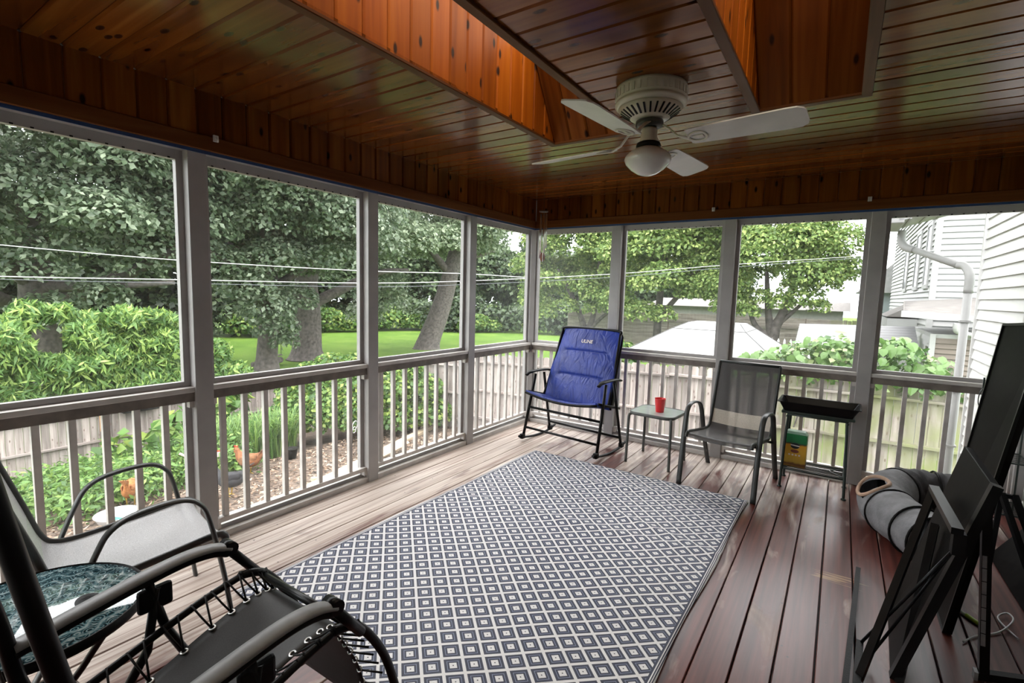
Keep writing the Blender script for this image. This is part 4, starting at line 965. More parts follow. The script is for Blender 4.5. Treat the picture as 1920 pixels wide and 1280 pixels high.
tree('oak_tree', 'dark spreading oak with bare low limbs behind the peach tree', b, ([(0,0,0), (0,0,1.5), (.2,.1,4), (0,0,8)], [1.1,.75,.65,.4]),
     [(rel(b, [(-24.4,1.2,.2), (-22.2,3.4,1.7), (-19.6,5.4,3.4)]), .40, .14), (rel(b, [(-24.4,1.2,.0), (-22,-.6,1.0), (-19.5,-2.6,1.9)]), .34, .1), (rel(b, [(-24.4,1.2,1.2), (-21.2,2.6,1.3), (-18.6,3.9,1.5)]), .26, .08), (rel(b, [(-24.4,1.2,1.2), (-22,-1.5,3.4), (-20,-4,4.4)]), .3, .1)],
     crown((-22.6, .4, 6.2), (6.8, 6.8, 4.8), 70, 1.55, 4)+[(-20.5,.3,1.9,1.2), (-20.2,1.6,2.9,1.3), (-20.5,-1,3.2,1.3), (-20.8,2.4,.9,1.0), (-21,-1.5,1.4,1.1), (-19.6,3.2,4,1.3), (-21,.8,.2,1.1), (-20.6,3.4,2.2,1.0), (-19.8,.6,4.6,1.4)], 95000, .22, .14, OAK)
b = (-24, -7.5, G)
tree('oak_tree', 'large oak at the far left edge of the view', b, ([(0,0,0), (0,0,1.5), (.2,.1,4), (0,0,8)], [1.0,.7,.6,.4]), [(rel(b, [(-24,-7.5,1), (-21.5,-5.5,2.5), (-19.8,-4,3)]), .3, .1)],
     crown((-22.5, -6.5, 6.2), (6.5, 6.4, 5), 50, 1.6, 5), 52000, .24, .15, OAK)
# woodland beyond the lawn
wi = 0
WPTS = [(-47,-14), (-44,-3), (-47,7), (-50,16), (-52,26), (-50,36), (-47,46), (-42,54), (-36,60), (-29,64), (-21,66), (-13,64)]
for i, (x, y) in enumerate(WPTS):
    h = 8+3*math.sin(i*2.1)
    t = tree('woodland_tree', 'dense tree in the dark wood at the far edge of the lawn', (x, y, G), ([(0,0,0), (.2,.1,3), (0,0,7)], [.5,.4,.3]), [], crown((x+1, y, 2.6), (4.4, 6.4, 6.0), 44, 2.1, 20+i, .4), 15000, .66, .46, DARKL, 'woodland trees beyond the lawn')
for i, (x, y, r_) in enumerate([(-43,22,2.2), (-44,29,2.0), (-41.5,36,2.3), (-40,42,2.6), (-36,48,2.4), (-42,12,2.0), (-40,5,1.8), (-31,52,2.4), (-33,42,1.6)]):
    t = thing('shrub', 'pale green bush at the far edge of the lawn', 'shrub', (x, y, G), group='bushes at the edge of the lawn')
    foliage(t, 'foliage', 2600, [(0,0,r_*.5,r_,r_*.75), (r_*.8,r_*.8,r_*.35,r_*.7,r_*.5), (-.5,-r_,r_*.4,r_*.8,r_*.6)], .40, .26, BUSHM)
ub = [(-46+3*math.sin(k*.7)+max(0, k-24)*1.35, -18+k*2.05-max(0, k-28)*1.3, -2.0+.3*math.sin(k*1.9), 2.2, 2.4) for k in range(46)]
p_, n_ = blob_points(26000, ub, .6, .5); o = bpy.data.objects.new('undergrowth', leaf_mesh('undergrowth', p_, n_, .55, .38, DARKL, .2)); COL.objects.link(o)
tag(o, 'dark undergrowth filling the foot of the wood beyond the lawn', 'undergrowth', kind='stuff')
# swing under the oak
sw = thing('rope_swing', 'rope swing with a board seat hanging under the broad oak', 'swing', (-25.9, 12.2, G))
for d in (-.35, .35): MB().sweep([(d*.4, d, .55), (d*.4, d, 4.3)], .02, n=5).build('rope', BARK, sw)
MB().box((0, 0, .53), (.3, .9, .06)).build('seat', BARK, sw)
lg = MB().sweep([(-25.9,12.6,-3.08), (-25.6,11.7,-3.12), (-25.5,10.6,-3.15)], [.2,.22,.16], n=8).build('fallen_log', BARK); tag(lg, 'fallen log lying on the lawn beside the broad oak', 'log')
# peach tree
b = (-14.6, .4, G)
pr = random.Random(3); pbl = []
for k in range(120):
    y_ = pr.uniform(-2.6, 2.3); top = 1.2-.36*abs(y_+.35)**1.35+.25*math.sin(y_*5); z_ = pr.uniform(-2.1, max(-1.6, top)); pbl.append((-14.3+pr.uniform(-.7, .7)*(1 if z_ < .2 else .6), y_, z_, pr.uniform(.26, .46), pr.uniform(.20, .34)))
tree('peach_tree', 'bright green peach tree with drooping narrow leaves just over the left fence', b, ([(0,0,0), (.05,0,.8), (.1,.1,1.8), (.1,.1,3)], [.14,.11,.08,.03]), [(rel(b, [(-14.5,.4,-2.3), (-14.4,-.6,-1.2), (-14.3,-1.4,-.4)]), .06, .02), (rel(b, [(-14.5,.4,-2.3), (-14.3,1,-1), (-14.3,1.4,-.3)]), .06, .02)],
     pbl+PK, 27000, .27, .058, PEACH, droop=.9, up=.4)
b = (-14.5, 3.6, G)
tree('peach_tree', 'smaller leafy peach sapling beside the stout oak trunk', b, ([(0,0,0), (0,0,1.2), (.1,0,2.6)], [.06,.05,.02]), [], [(-14.5,3.1,-1.5,.75), (-14.4,3.8,-1.7,.7), (-14.4,3.3,-.8,.55), (-14.4,4.4,-2,.5), (-14.6,2.5,-1.8,.6)], 4200, .26, .075, PEACH, droop=.8)
# trees to the right of the corner
def multi(label, base, stems, blobs, n, L_, W_, m, droop=.35, seed=0):
    t = thing('maple_tree', label, 'tree', base); b0 = Vector(base)
    for pts, r0, r1 in stems: P = cr(pts, 5); MB().sweep(rel(base, P), list(np.linspace(r0, r1, len(P))), n=9).build('stem', BARK, t)
    foliage(t, 'crown', n, [(q[0]-b0.x, q[1]-b0.y, q[2]-b0.z, *q[3:]) for q in blobs], L_, W_, m, droop, .66); return t
multi('yellow-green multi-stemmed tree seen beside the corner post behind the rocking chair', (-6.9, 16, gz(-6.9)),
      [([(-6.9,16,-2.2), (-6.9,16,-.2), (-7.4,15.8,1.2), (-8.2,15.6,2.6)], .2, .07), ([(-6.8,16,-.4), (-6.4,16,.9), (-6.3,16,3)], .17, .06), ([(-6.8,16,-.3), (-6.0,15.8,.45), (-5.3,15.6,.9)], .11, .05)],
      crown((-7.4, 15.6, 3.4), (2.7, 2.0, 2.9), 60, .75, 31)+[(-8.6,15,.6,.7), (-9.0,15,1.2,.8), (-6.0,15.2,.9,.6), (-7.4,15,.9,.6), (-5.4,15.4,1.2,.6)], 40000, .16, .10, MAPLE)
multi('low hanging leafy tree over the white canopy roof', (-3.2, 15, gz(-3.2)), [([(-3.2,15,-1.8), (-3.2,15,1), (-3.0,15,4)], .2, .08), ([(-3.2,15,.6), (-2.2,14.8,1.8), (-1.4,14.6,3)], .12, .05)],
      crown((-2.9, 14.4, 3.4), (2.5, 1.9, 2.8), 64, .72, 32)+[(-4.2,13.8,.9,.6), (-3.4,13.6,.8,.65), (-2.6,13.6,.75,.5), (-4.6,14,1.3,.7), (-1.6,13.8,1.7,.7), (-1.0,14,2,.7)], 44000, .15, .095, MAPLE)
multi('rounded maple with a forked dark trunk right of the white canopy', (1.05, 14, gz(1.05)),
      [([(1.05,14,-1.7), (1.05,14,.3), (1.25,14,.95), (1.6,14,2.2), (1.9,14,3.2)], .22, .07), ([(1.0,14,.2), (.85,14,1.0), (.7,14,2.4)], .16, .06), ([(1.0,14,.1), (.5,13.9,.55), (.25,13.9,1.2)], .13, .06), ([(1.1,14,.6), (1.5,14,1.0), (2.1,13.9,1.7)], .09, .04)],
      crown((.85, 13.9, 3.65), (2.15, 1.9, 2.5), 74, .62, 33)+[(-.6,13.5,1.6,.6), (0,13.4,1.3,.55), (2.4,13.6,2.0,.5), (.6,13.4,1.5,.5), (1.6,13.4,1.8,.5), (-.9,13.3,2.0,.6), (-.4,13.2,1.15,.5), (.3,13.2,1.05,.42), (2.0,13.3,1.5,.5), (2.6,13.5,2.3,.5), (2.3,13.4,1.25,.35), (1.3,13.2,1.35,.4)], 60000, .12, .075, MAPLE)
t = thing('shrub', 'small yellow-green bush beside the left corner of the white canopy', 'shrub', (-3.4, 10.2, gz(-3.4)))
foliage(t, 'foliage', 2500, [(0,0,.9,.75), (.5,.2,1.3,.6), (-.6,.1,1.2,.6), (.1,0,1.6,.5)], .16, .11, BUSHM)
# ------------------------------------------------------------------ white canopy behind the back fence
CLOTH = plain('white_canopy_fabric', (.36,.36,.355), .7, .04, 3)
cn = thing('canopy', 'white peaked fabric canopy roof behind the back fence', 'canopy', (0, 0, 0))
def rect(x0, x1, y0, y1, z): return [(x0,y0,z), (x1,y0,z), (x1,y1,z), (x0,y1,z)]
lv = [rect(-1.85,1.80,7.9,11.4,-.16), rect(-1.85,1.80,7.9,11.4,.02), rect(-.85,.95,8.75,10.6,.63), rect(-.55,.75,9.2,10.2,.80)]
V = [p for r in lv for p in r]; F = [(i*4+k, i*4+(k+1) % 4, (i+1)*4+(k+1) % 4, (i+1)*4+k) for i in range(3) for k in range(4)]+[(12,13,14,15)]
MB().add(V, F).build('roof_cloth', CLOTH, cn)
q = MB()
for k in range(4): q.sweep([Vector(lv[1][k])+Vector((0,0,.008)), Vector(lv[2][k])+Vector((0,0,.008)), Vector(lv[3][k])+Vector((0,0,.006))], .012, n=5); q.sweep([Vector(lv[2][k])+Vector((0,-.006,.004)), Vector(lv[2][(k+1) % 4])+Vector((0,-.006,.004))], .010, n=5)
q.sweep([(-1.85,7.89,.02), (1.8,7.89,.02)], .010, n=5)
q.build('seam', plain('grey_seam', (.10,.10,.10), .7), cn)
for x, y in ((-1.8,7.95), (1.75,7.95), (-1.8,11.3), (1.75,11.3)): MB().sweep([(x,y,gz(x)), (x,y,-.05)], .03, n=8).build('leg', SIDING, cn)
# far fence behind the trees
ff = thing('board_fence', 'tall grey board fence behind the trees of the neighbouring yard', 'fence')
q = MB(); x = -9.0
while x < 4.2: q.box((x, 18.5+.01*math.sin(x*9), -.5), (.135, .02, 2.45+.02*math.sin(x*23))); x += .142
q.build('pickets', FENCE, ff, kind='stuff')
for z in (-1.2, .3): MB().b2((-9, 18.44, z), (4.2, 18.48, z+.09)).build('fence_rail', FENCE, ff)
pf = thing('picket_fence', 'short white picket fence under the forked maple', 'fence', (1.3, 12.6, -1.6))
q = MB().prism([(-.03,0), (.03,0), (.03,1.80), (0,1.88), (-.03,1.80)], -.01, .01, 1).mesh('picket', SIDING)
for i in range(8): inst(q, 'picket', pf, (i*.17-.3, 0, 0))
for z in (.9, 1.55): MB().b2((-.4,.012,z), (1.0,.03,z+.07)).build('fence_rail', SIDING, pf)
# ------------------------------------------------------------------ neighbouring houses
WINK = plain('dark_window_glass', (.02,.025,.03), .1, .2, 3, spec=.7)
ROOFM = plain('pale_shingles', (.12,.11,.103), .9, .2, 6, bump=.5)
nh = thing('neighbour_house', 'white clapboard two storey house next door', 'house')
HX, HY = 4.80, 12.0
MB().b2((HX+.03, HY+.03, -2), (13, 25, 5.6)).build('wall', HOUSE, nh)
q = MB(); z = -.6
while z < 5.5:
    q.add([(HX-.012,HY-.012,z), (HX-.012,25,z), (HX+.03,25,z+.15), (HX+.03,HY-.012,z+.15), (HX+.03,HY,z), (HX+.03,25,z)], [(0,3,2,1), (0,1,5,4)])
    q.add([(HX-.012,HY-.012,z), (13,HY-.012,z), (13,HY+.03,z+.15), (HX-.012,HY+.03,z+.15), (13,HY+.03,z), (HX,HY+.03,z)], [(0,1,2,3), (0,5,4,1)]); z += .15
q.build('clapboards', HOUSE, nh, kind='stuff')
MB().b2((HX-.03, HY-.03, -2), (HX+.10, HY+.10, 5.6)).build('corner_board', HOUSE, nh)
for y0, y1, z0, z1 in ((12.75,13.5,2.0,3.6), (15.0,15.9,2.0,3.6), (18.2,19.2,2.0,3.6)):
    f = MB(); f.b2((HX-.04,y0-.1,z0-.12), (HX+.02,y1+.1,z0)).b2((HX-.04,y0-.1,z1), (HX+.02,y1+.1,z1+.1)).b2((HX-.04,y0-.1,z0), (HX+.02,y0,z1)).b2((HX-.04,y1,z0), (HX+.02,y1+.1,z1)).b2((HX-.03,y0,(z0+z1)/2-.03), (HX+.02,y1,(z0+z1)/2+.03))
    wf = f.build('window_frame', HOUSE, nh); MB().b2((HX-.02,y0,z0), (HX+.01,y1,z1)).build('pane', WINK, wf)
MB().b2((HX-.5, HY-.5, 5.5), (13.5, 25.5, 5.7)).build('roof', ROOFM, nh)
# small bay roof on the house
MB().add([(4.05,14,1.05), (4.05,17,1.05), (4.8,17,1.05), (4.8,14,1.05), (4.8,14.2,1.5), (4.8,16.8,1.5)], [(0,1,2,3)[::-1], (0,3,4), (0,4,5,1), (1,5,2)]).build('bay_roof', ROOFM, nh)
MB().b2((4.08, 14.03, -1.8), (4.8, 16.97, 1.0)).build('bay_wall', HOUSE, nh)
MB().b2((4.06, 14.3, .15), (4.09, 15.1, .75)).build('bay_window', WINK, nh)
# shed addition
TAN = plain('shaded_brown_siding', (.13,.105,.085), .7, .1, 4)  # brown of the end wall with its shade put into the colour
sh = thing('shed', 'low shed with brown end wall, its shade put into the colour, and white side under a pale shingle roof', 'shed')
MB().b2((4.46, 8.03, -1.7), (6.5, 11.4, .88)).build('wall', HOUSE, sh)
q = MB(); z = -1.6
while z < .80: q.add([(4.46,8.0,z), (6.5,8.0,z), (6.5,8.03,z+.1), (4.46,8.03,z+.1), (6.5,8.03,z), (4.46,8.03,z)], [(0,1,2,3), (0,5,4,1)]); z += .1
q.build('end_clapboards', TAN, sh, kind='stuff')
q = MB(); z = -1.6
while z < .80: q.add([(4.43,8.0,z), (4.43,11.4,z), (4.46,11.4,z+.1), (4.46,8.0,z+.1), (4.46,8.0,z), (4.46,11.4,z)], [(0,3,2,1), (0,1,5,4)]); z += .1
q.build('side_clapboards', HOUSE, sh, kind='stuff')
MB().b2((4.41, 7.97, -1.7), (4.50, 8.06, .88)).build('corner_board', HOUSE, sh)
wf = MB().b2((4.42, 8.14, -.35), (4.45, 8.50, .66)).build('window_frame', HOUSE, sh)
for z in (-.30, .02, .34): MB().b2((4.41, 8.18, z), (4.43, 8.46, z+.27)).build('pane', WINK, wf)
MB().add([(3.93,7.75,1.22), (6.8,7.75,1.14), (6.8,11.2,1.62), (4.2,11.2,1.45), (3.93,7.75,1.31), (6.8,7.75,1.20), (6.8,11.2,1.74), (4.2,11.2,1.52)], [(0,3,2,1), (4,5,6,7), (0,1,5,4), (1,2,6,5), (2,3,7,6), (3,0,4,7)]).build('roof', ROOFM, sh)
MB().add([(3.90,7.70,1.20), (6.8,7.70,1.07), (6.8,7.75,1.07), (3.90,7.75,1.20), (3.90,7.70,1.325), (6.8,7.70,1.19), (6.8,7.75,1.19), (3.90,7.75,1.325)], [(0,1,2,3)[::-1], (4,5,6,7), (0,1,5,4), (1,2,6,5), (2,3,7,6), (3,0,4,7)]).build('fascia', HOUSE, sh)
for k in range(7):
    f = (k+.5)/7; a = Vector((3.95+.27*f, 7.78+3.4*f, 1.318+.205*f)); bq = Vector((6.78, 7.78+3.4*f, 1.215+.52*f)); MB().bar(a, bq, .012, .012).build('shingle_edge', DGREY, sh)
MB().sweep(cr([(4.75,7.72,1.12), (4.75,7.74,1.0), (4.85,7.80,.93), (5.4,7.95,.85)], 4), .05, n=8).build('downspout', HOUSE, sh)
aw = thing('awning', 'white ribbed metal awning roof behind the vine', 'awning')
def awn(u, v): x = 2.05+2.28*u; return (x, 8.55+1.2*v, .42+.46*v+.06*u+.03*math.sin(v*2*PI*9))
MB().grid(awn, 2, 90, False).build('ribbed_sheet', plain('galvanised_sheet', (.17,.17,.172), .6, .1, 4), aw, sol=.01)
for x in (2.1, 4.28): MB().sweep([(x,8.65,gz(x)), (x,8.65,.42)], .03, n=6).build('post', HOUSE, aw)
h2 = thing('cottage', 'pale blue-white cottage partly hidden behind the maple', 'house')
MB().b2((3.9, 26.5, -1.8), (9, 33, 2.0)).build('wall', plain('pale_blue_siding', (.26,.30,.315), .6, .05), h2)
MB().prism([(3.5,1.95), (9.4,1.95), (6.4,5.0)], 26.1, 33.3, 1).build('roof', plain('white_gable', (.28,.28,.28), .7), h2)
MB().b2((5.2, 26.44, -.8), (5.5, 26.52, 1.3)).build('downspout', DGREY, h2)
MB().b2((5.55, 26.03, 2.5), (6.0, 26.12, 3.0)).build('attic_window', WINK, h2)
gg = thing('garage', 'low pale garage behind the far board fence', 'garage')
MB().b2((-7, 26, -1.7), (3.0, 32, 1.0)).build('wall', plain('pale_garage_siding', (.24,.24,.235), .7), gg)
MB().prism([(25.6,.95), (32.4,.95), (29,1.4)], -7.3, 3.3, 0).build('roof', ROOFM, gg)
# ------------------------------------------------------------------ vine on the back fence
vn = thing('vine', 'big leaved vine sprawling over the back fence at the right', 'vine', (2.9, 4.5, -1.6))
vb = [(-1.35,.1,1.85,.3,.25), (-.95,.1,1.95,.35,.3), (-.5,.1,2.1,.40,.35), (0,.1,2.2,.42,.38), (.4,.1,2.15,.42,.38), (.8,.1,2.2,.38,.36), (1.15,.1,2.0,.34,.34), (1.4,.05,1.82,.22,.22), (-.2,0,1.9,.3,.25), (.6,0,1.9,.3,.25), (1.05,-.03,1.82,.25,.2), (.75,.1,2.4,.2,.2)]
p, nm = blob_points(520, vb, .5, .5); nm[:, 1] -= .6; nm /= np.linalg.norm(nm, axis=1, keepdims=True)
lf = MB()
hp = [(0,-.5), (.22,-.56), (.42,-.36), (.44,-.08), (.30,.20), (0,.56), (-.30,.20), (-.44,-.08), (-.42,-.36), (-.22,-.56)]
lf.add([(0,-.1,.05)]+[(a, b_, -.06*abs(a)) for a, b_ in hp], [(0, i+1, (i+1) % 10+1) for i in range(10)], False)
lms = lf.mesh('vine_leaf', VINE)
for i in range(290):
    z = Vector(nm[i]); s = random.uniform(.10, .18)
    tt = Vector((random.gauss(0,.5), random.gauss(0,.3), -1)); tt = (tt-z*tt.dot(z)).normalized(); xx = tt.cross(z)
    o = inst(lms, 'leaf', vn, (0,0,0)); Mx = Matrix((xx*s, tt*s, z*s)).transposed().to_4x4(); Mx.translation = Vector(p[i]); o.matrix_local = Mx
foliage(vn, 'inner_leaves', 1500, [(a, b_+.12, c-.05, r*1.0, h*1.0) for a, b_, c, r, h in vb], .10, .08, VINE)
q = MB(); q.sweep(cr([(-.8,.1,.0), (-.5,.08,1.0), (-.3,.05,1.9), (.2,.05,2.1), (.9,.05,2.0), (1.4,.05,1.85)], 5), .012, n=5).build('stem', BARK, vn)
# ------------------------------------------------------------------ garden along the fences
t = thing('bramble_bush', 'dense leafy bramble bush against the fence corner of the yard', 'bush', (-7.0, 3.2, -2.2))
bb = [(-1.4,-.6,.45,.75), (-1.0,-.2,1.0,.7), (-.4,-.35,.6,.8), (0,.0,1.15,.7), (.5,-.15,.65,.7), (.9,.25,1.2,.65), (1.15,.35,.6,.6), (1.55,.75,1.3,.45), (1.7,.85,.7,.5), (-1.9,-.3,.9,.6), (-1.5,.4,1.4,.6), (-.5,.5,1.6,.5), (.5,.7,1.5,.5), (-2.2,.2,1.2,.5), (1.35,.6,1.65,.3)]
foliage(t, 'foliage', 23000, bb, .12, .085, BUSHM, .3, .6)
for i in range(6): MB().sweep(cr([(-1.4+i*.5,.2,0), (-1.35+i*.5,.1,.7), (-1.2+i*.5,.0,1.3)], 4), .018, n=5).build('stem', BARK, t)
def grass_obj(name, n, cx, cy, rx, ry, h, m, label, cat):
    x = RNG.uniform(-1, 1, n); y_ = RNG.uniform(-1, 1, n); ok = x*x+y_*y_ < 1; x = cx+x[ok]*rx; y_ = cy+y_[ok]*ry; n = len(x)
    z = np.array([gz(a) for a in x]); a = RNG.uniform(0, 2*PI, n); hh = h*RNG.uniform(.5, 1.15, n); d = np.stack([np.cos(a), np.sin(a), 0*a], 1); s = np.stack([-np.sin(a), np.cos(a), 0*a], 1)*.011
    P0 = np.stack([x, y_, z-.02], 1); up = np.zeros((n, 3)); up[:, 2] = 1
    P1 = P0+up*hh[:, None]*.55+d*hh[:, None]*.10; P2 = P0+up*hh[:, None]*.88+d*hh[:, None]*.32; P3 = P0+up*hh[:, None]*.85+d*hh[:, None]*.60
    V = np.stack([P0-s, P0+s, P1-s, P1+s, P2-s*.7, P2+s*.7, P3], 1); me = bpy.data.meshes.new(name); me.vertices.add(n*7); me.vertices.foreach_set('co', V.reshape(-1))
    ix = np.arange(n)[:, None]*7; T = np.concatenate([ix+np.array([q]) for q in ((0,1,3), (0,3,2), (2,3,5), (2,5,4), (4,5,6))], 1).reshape(-1)
    me.loops.add(n*15); me.loops.foreach_set('vertex_index', T.astype(np.int32)); me.polygons.add(n*5); me.polygons.foreach_set('loop_start', np.arange(0, n*15, 3, dtype=np.int32)); me.update(); me.materials.append(m)
    o = bpy.data.objects.new(name, me); COL.objects.link(o); return tag(o, label, cat, kind='stuff')
grass_obj('tall_grass', 2600, -7.9, .9, 1.0, 1.0, 1.05, WEED, 'tall arching grass clump between the weeds and the bramble bush', 'grass')
def patch(name, label, cat, n, blobs, L_, W_, m, droop=.3):
    p, nm = blob_points(n, blobs, .45, .6); o = bpy.data.objects.new(name, leaf_mesh(name, p, nm, L_, W_, m, droop)); COL.objects.link(o); return tag(o, label, cat, kind='stuff')
r = random.Random(9); wb = []
for i in range(90):
    y_ = r.uniform(-8, .2); x = r.uniform(-10.6, -6.9-.0*y_+(.35*(y_+3) if y_ < -3 else 0)*-.5); s = r.uniform(.35, .6); wb.append((x, y_, gz(x)+s*.5, s, s*.9))
for i in range(14): y_ = -3.6+i*.28; wb.append((-6.55+.2*math.sin(i*2), y_, gz(-6.5)+.15, .34, .36))
patch('weeds', 'low feathery green weeds growing along the left fence', 'weeds', 30000, wb, .13, .05, WEED, .1)
sq = thing('squash_plant', 'squash plant with broad leaves climbing by the left fence', 'plant', (-9.9, .5, gz(-9.9)))
foliage(sq, 'leaves', 420, [(0,0,1.0,.55), (.5,-.7,.8,.55), (.2,.6,1.15,.6), (-.6,1.2,1.3,.6), (.6,.5,.7,.5), (-.2,-1.3,.7,.45)], .30, .28, BUSHM, .2, .5)
for i in range(3): MB().sweep(cr([(-.3+.3*i,.4*i-.5,0), (-.2+.3*i,.4*i-.4,.6), (-.1+.2*i,.5*i-.5,1.2)], 4), .015, n=5).build('stem', WEED, sq)
CHIP = leafmat('wood_chips', (.05,.03,.02), (.16,.105,.07), (.42,.32,.24), 0, .9)
n = 16000; cx = RNG.uniform(-6.9, -1.2, n); cy = RNG.uniform(-7, 4.3, n); cz = np.array([gz(a) for a in cx])+.012
nm_ = RNG.normal(size=(n, 3))*.35; nm_[:, 2] += 1; nm_ /= np.linalg.norm(nm_, axis=1, keepdims=True)
o = bpy.data.objects.new('mulch_chips', leaf_mesh('mulch_chips', np.stack([cx, cy, cz], 1), nm_, .085, .03, CHIP, 0, 0)); COL.objects.link(o)
tag(o, 'loose wood chips scattered over the dirt of the yard', 'mulch', kind='stuff')
# lantern post, tub, pot, ornament
lp = thing('lantern_post', 'brown post with a small solar lantern in front of the left fence', 'lantern post', (-11.58, -.55, -3.3))
MB().b2((-.03,-.07,0), (.03,.07,1.85)).build('post', plain('brown_post', (.30,.17,.08), .8, .2, 8), lp)
MB().box((.06,0,1.12), (.10,.16,.20)).build('lantern', DGREY, lp, bev=.01); MB().box((.115,0,1.12), (.005,.10,.12)).build('lantern_glass', WINK, lp)
MB().sweep([(.05,.0,1.22), (.05,0,1.7)], .012, n=5).build('chain', plain('amber_beads', (.55,.38,.15), .4), lp)
t = tag(MB().box((0,0,0), (.22, .75, .20)).build('window_box', BLACKM, loc=(-11.52, .18, -1.62), bev=.01), 'black trough planter hung on the top of the left fence', 'planter')
tub = thing('water_tub', 'white round shallow water tub on the dirt of the yard', 'tub', (-5.75, -2.15, gz(-5.75)))
MB().lathe([(.22,0), (.27,.10), (.28,.107), (.265,.104), (.215,.03), (.002,.03)], 32).build('shell', SIDING, tub)
MB().add([(-.14,-.05,.036), (.10,-.11,.036), (.16,-.02,.036), (.04,.05,.036)], [(0,1,2,3)]).build('leaf_print', plain('teal_print', (.05,.20,.15), .5), tub)
np_ = tag(MB().lathe([(.09,0), (.13,.22), (.14,.23), (.12,.22), (.002,.2)], 18).build('nursery_pot', BLACKM, loc=(-6.35, 1.0, gz(-6.35))), 'black nursery pot at the foot of the bramble bush', 'pot')
bo = thing('butterfly_ornament', 'white wire butterfly ornament in front of the bramble bush', 'ornament', (-6.1, 2.35, gz(-6.1)))
MB().sweep([(0,0,0), (0,0,.38)], .006, n=5).build('stake', BLACKM, bo)
for s in (-1, 1):
    for z, r_ in ((.43,.11), (.33,.075)): MB().sweep([(s*.03*0+.2*r_*math.sin(a), s*(r_*.6+r_*.6*math.cos(a)), z+r_*math.sin(a)) for a in [2*PI*k/16 for k in range(16)]], .008, n=5, closed=True).build('wing', SIDING, bo)
# ------------------------------------------------------------------ chickens
COMB = plain('red_comb', (.45,.02,.02), .5); BEAK = plain('yellow_beak', (.5,.32,.06), .5)
def feathers(name, c, c2): return plain(name, c, .8, .3, 30, bump=.5, c2=c2)
def chicken(label, loc, rz, m, ml, peck=0):
    t = thing('chicken', label, 'chicken', loc, rz, 'chickens in the yard')
    hd = (.26, 0, .47-.30*peck) if not peck else (.33, 0, .15)
    P = cr([(-.30,0,.46), (-.22,0,.38), (-.10,0,.29), (.05,0,.27), (.15,0,.31), ((hd[0]+.15)/2+.02,0,(hd[2]+.33)/2+.02), (hd[0]-.01,0,hd[2]), (hd[0]+.045,0,hd[2]-.005)], 4)
    Rr = np.interp(np.linspace(0,1,len(P)), np.linspace(0,1,8), [.012,.065,.125,.135,.105,.055,.045,.012])
    Ra = np.interp(np.linspace(0,1,len(P)), np.linspace(0,1,8), [.010,.03,.10,.115,.09,.048,.042,.012])
    MB().sweep(P, list(Ra), list(Rr), n=14).build('body', m, t, sub=1)
    for s in (-1, 1):
        MB().grid(lambda u, v, s=s: (.10-.30*u, s*(.108+.012*math.sin(PI*v)-.05*u), .36-.16*v*(1-.5*u)+.05*u), 6, 6).build('wing', ml, t, sol=.015, sub=1)
        MB().sweep([(.01,.05*s,.20), (.0,.05*s,.10), (.01,.05*s,.015)], [.03,.011,.009], n=6).build('leg', BEAK, t)
        q = MB()
        for a in (-.5, 0, .5, PI): q.sweep([(.01,.05*s,.012), (.01+.06*math.cos(a), .05*s+.06*math.sin(a), .006)], .006, n=5)
        q.build('foot', BEAK, t)
        MB().lathe([(.001,-.006), (.006,0), (.001,.006)], 8, (hd[0]+.01, .037*s, hd[2]+.012)).build('eye', BLACK, t)
    MB().sweep([(hd[0]+.035,0,hd[2]-.002), (hd[0]+.075,0,hd[2]-.016)], [.012,.002], n=6).build('beak', BEAK, t)
    q = MB()
    for i in range(4): q.box((hd[0]+.03-.022*i, 0, hd[2]+.05+.006*(i % 2)), (.016, .008, .030))
    q.build('comb', COMB, t, bev=.003)
    MB().sweep([(hd[0]+.03,0,hd[2]-.035), (hd[0]+.03,0,hd[2]-.07)], [.012,.006], n=6).build('wattle', COMB, t)
    for i in range(4):
        a = -.3+.2*i; MB().sweep(cr([(-.22,0,.38), (-.30,a*.10,.50), (-.37,a*.16,.55)], 3), [.03,.028,.026,.024,.02,.014,.006], .008, n=6).build('tail_feather', ml, t)
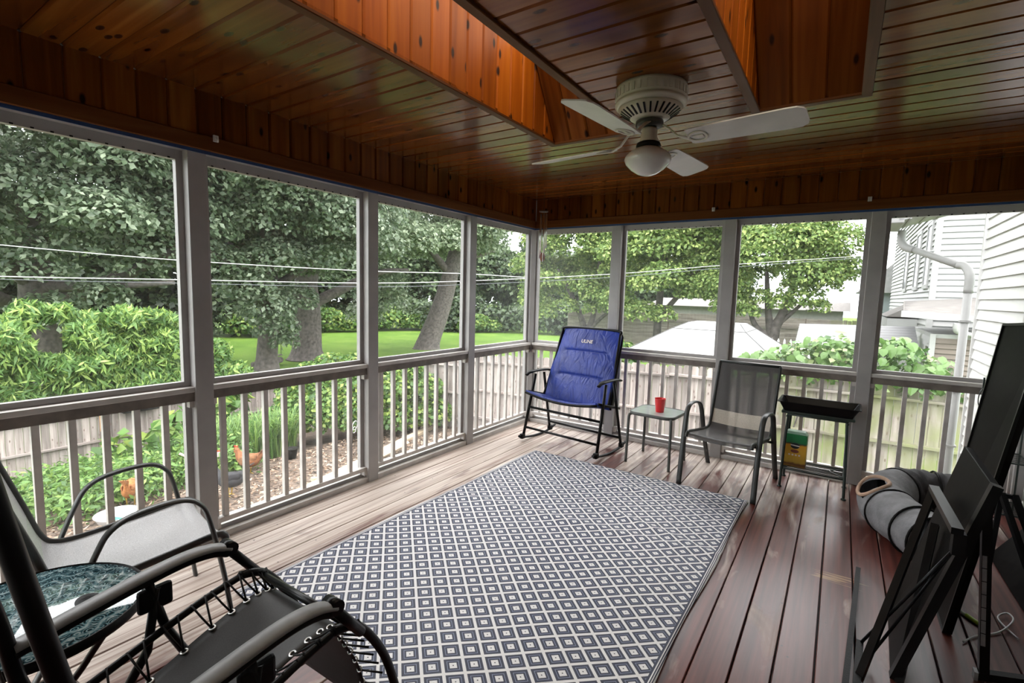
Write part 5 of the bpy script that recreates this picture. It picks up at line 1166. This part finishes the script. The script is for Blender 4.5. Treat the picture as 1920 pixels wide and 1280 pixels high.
chicken('ginger hen facing left at the edge of the tall grass', (-6.12, .0, gz(-6.1)), math.radians(205), feathers('ginger_feathers', (.15,.045,.014), (.27,.105,.035)), feathers('brown_wing', (.16,.07,.03), (.26,.12,.05)))
chicken('black hen with raised tail partly behind the porch post', (-5.2, -.80, gz(-5.2)), math.radians(215), feathers('black_feathers', (.012,.012,.014), (.03,.03,.034)), feathers('black_wing', (.010,.010,.012), (.02,.02,.024)))
chicken('speckled white and brown hen beside the porch post', (-6.72, -.52, gz(-6.72)), math.radians(60), feathers('speckled_feathers', (.28,.18,.13), (.62,.55,.48)), feathers('speckled_wing', (.30,.17,.12), (.5,.42,.36)))
chicken('orange hen pecking in front of the weeds, seen past the grey chair arm', (-6.3, -1.80, gz(-6.3)), math.radians(150), feathers('orange_feathers', (.28,.085,.018), (.40,.16,.04)), feathers('orange_wing', (.30,.11,.03), (.42,.18,.06)), 1)
# ------------------------------------------------------------------ overhead wires
WIRE = plain('pale_cable', (.42,.42,.42), .5); WIRED = plain('dark_cable', (.10,.11,.12), .5)
W2 = [(-14.0,-5.1,1.55), (-10.86,-2.25,1.52), (-8.54,-.16,1.551), (-5.88,2.25,1.585), (-4.22,3.75,1.69), (-1.62,6.1,1.956), (.4,7.93,2.25), (3.16,10.43,2.61), (4.8,11.99,2.85)]
W1 = [(-14.0,-5.1,2.42), (-10.83,-2.22,2.13), (-8.53,-.15,1.953), (-5.88,2.25,1.854), (-4.2,3.77,1.86), (-3.0,4.85,1.815)]
tag(MB().sweep(cr(W1, 6), .009, n=5).build('overhead_wire', WIRE), 'upper pale overhead wire sagging across the yard', 'wire')
tag(MB().sweep(cr(W2, 6), list(np.linspace(.012, .005, 49)), n=5).build('overhead_wire', WIRE), 'thicker pale overhead wire below the upper one', 'wire')
tag(MB().sweep(cr([(x, y, z-.03-.05*math.sin(max(0, min(1, (x+14)/19))*PI)) for x, y, z in W2], 6), .006, n=5).build('overhead_wire', WIRED), 'thin dark overhead wire running just under the thick one', 'wire')
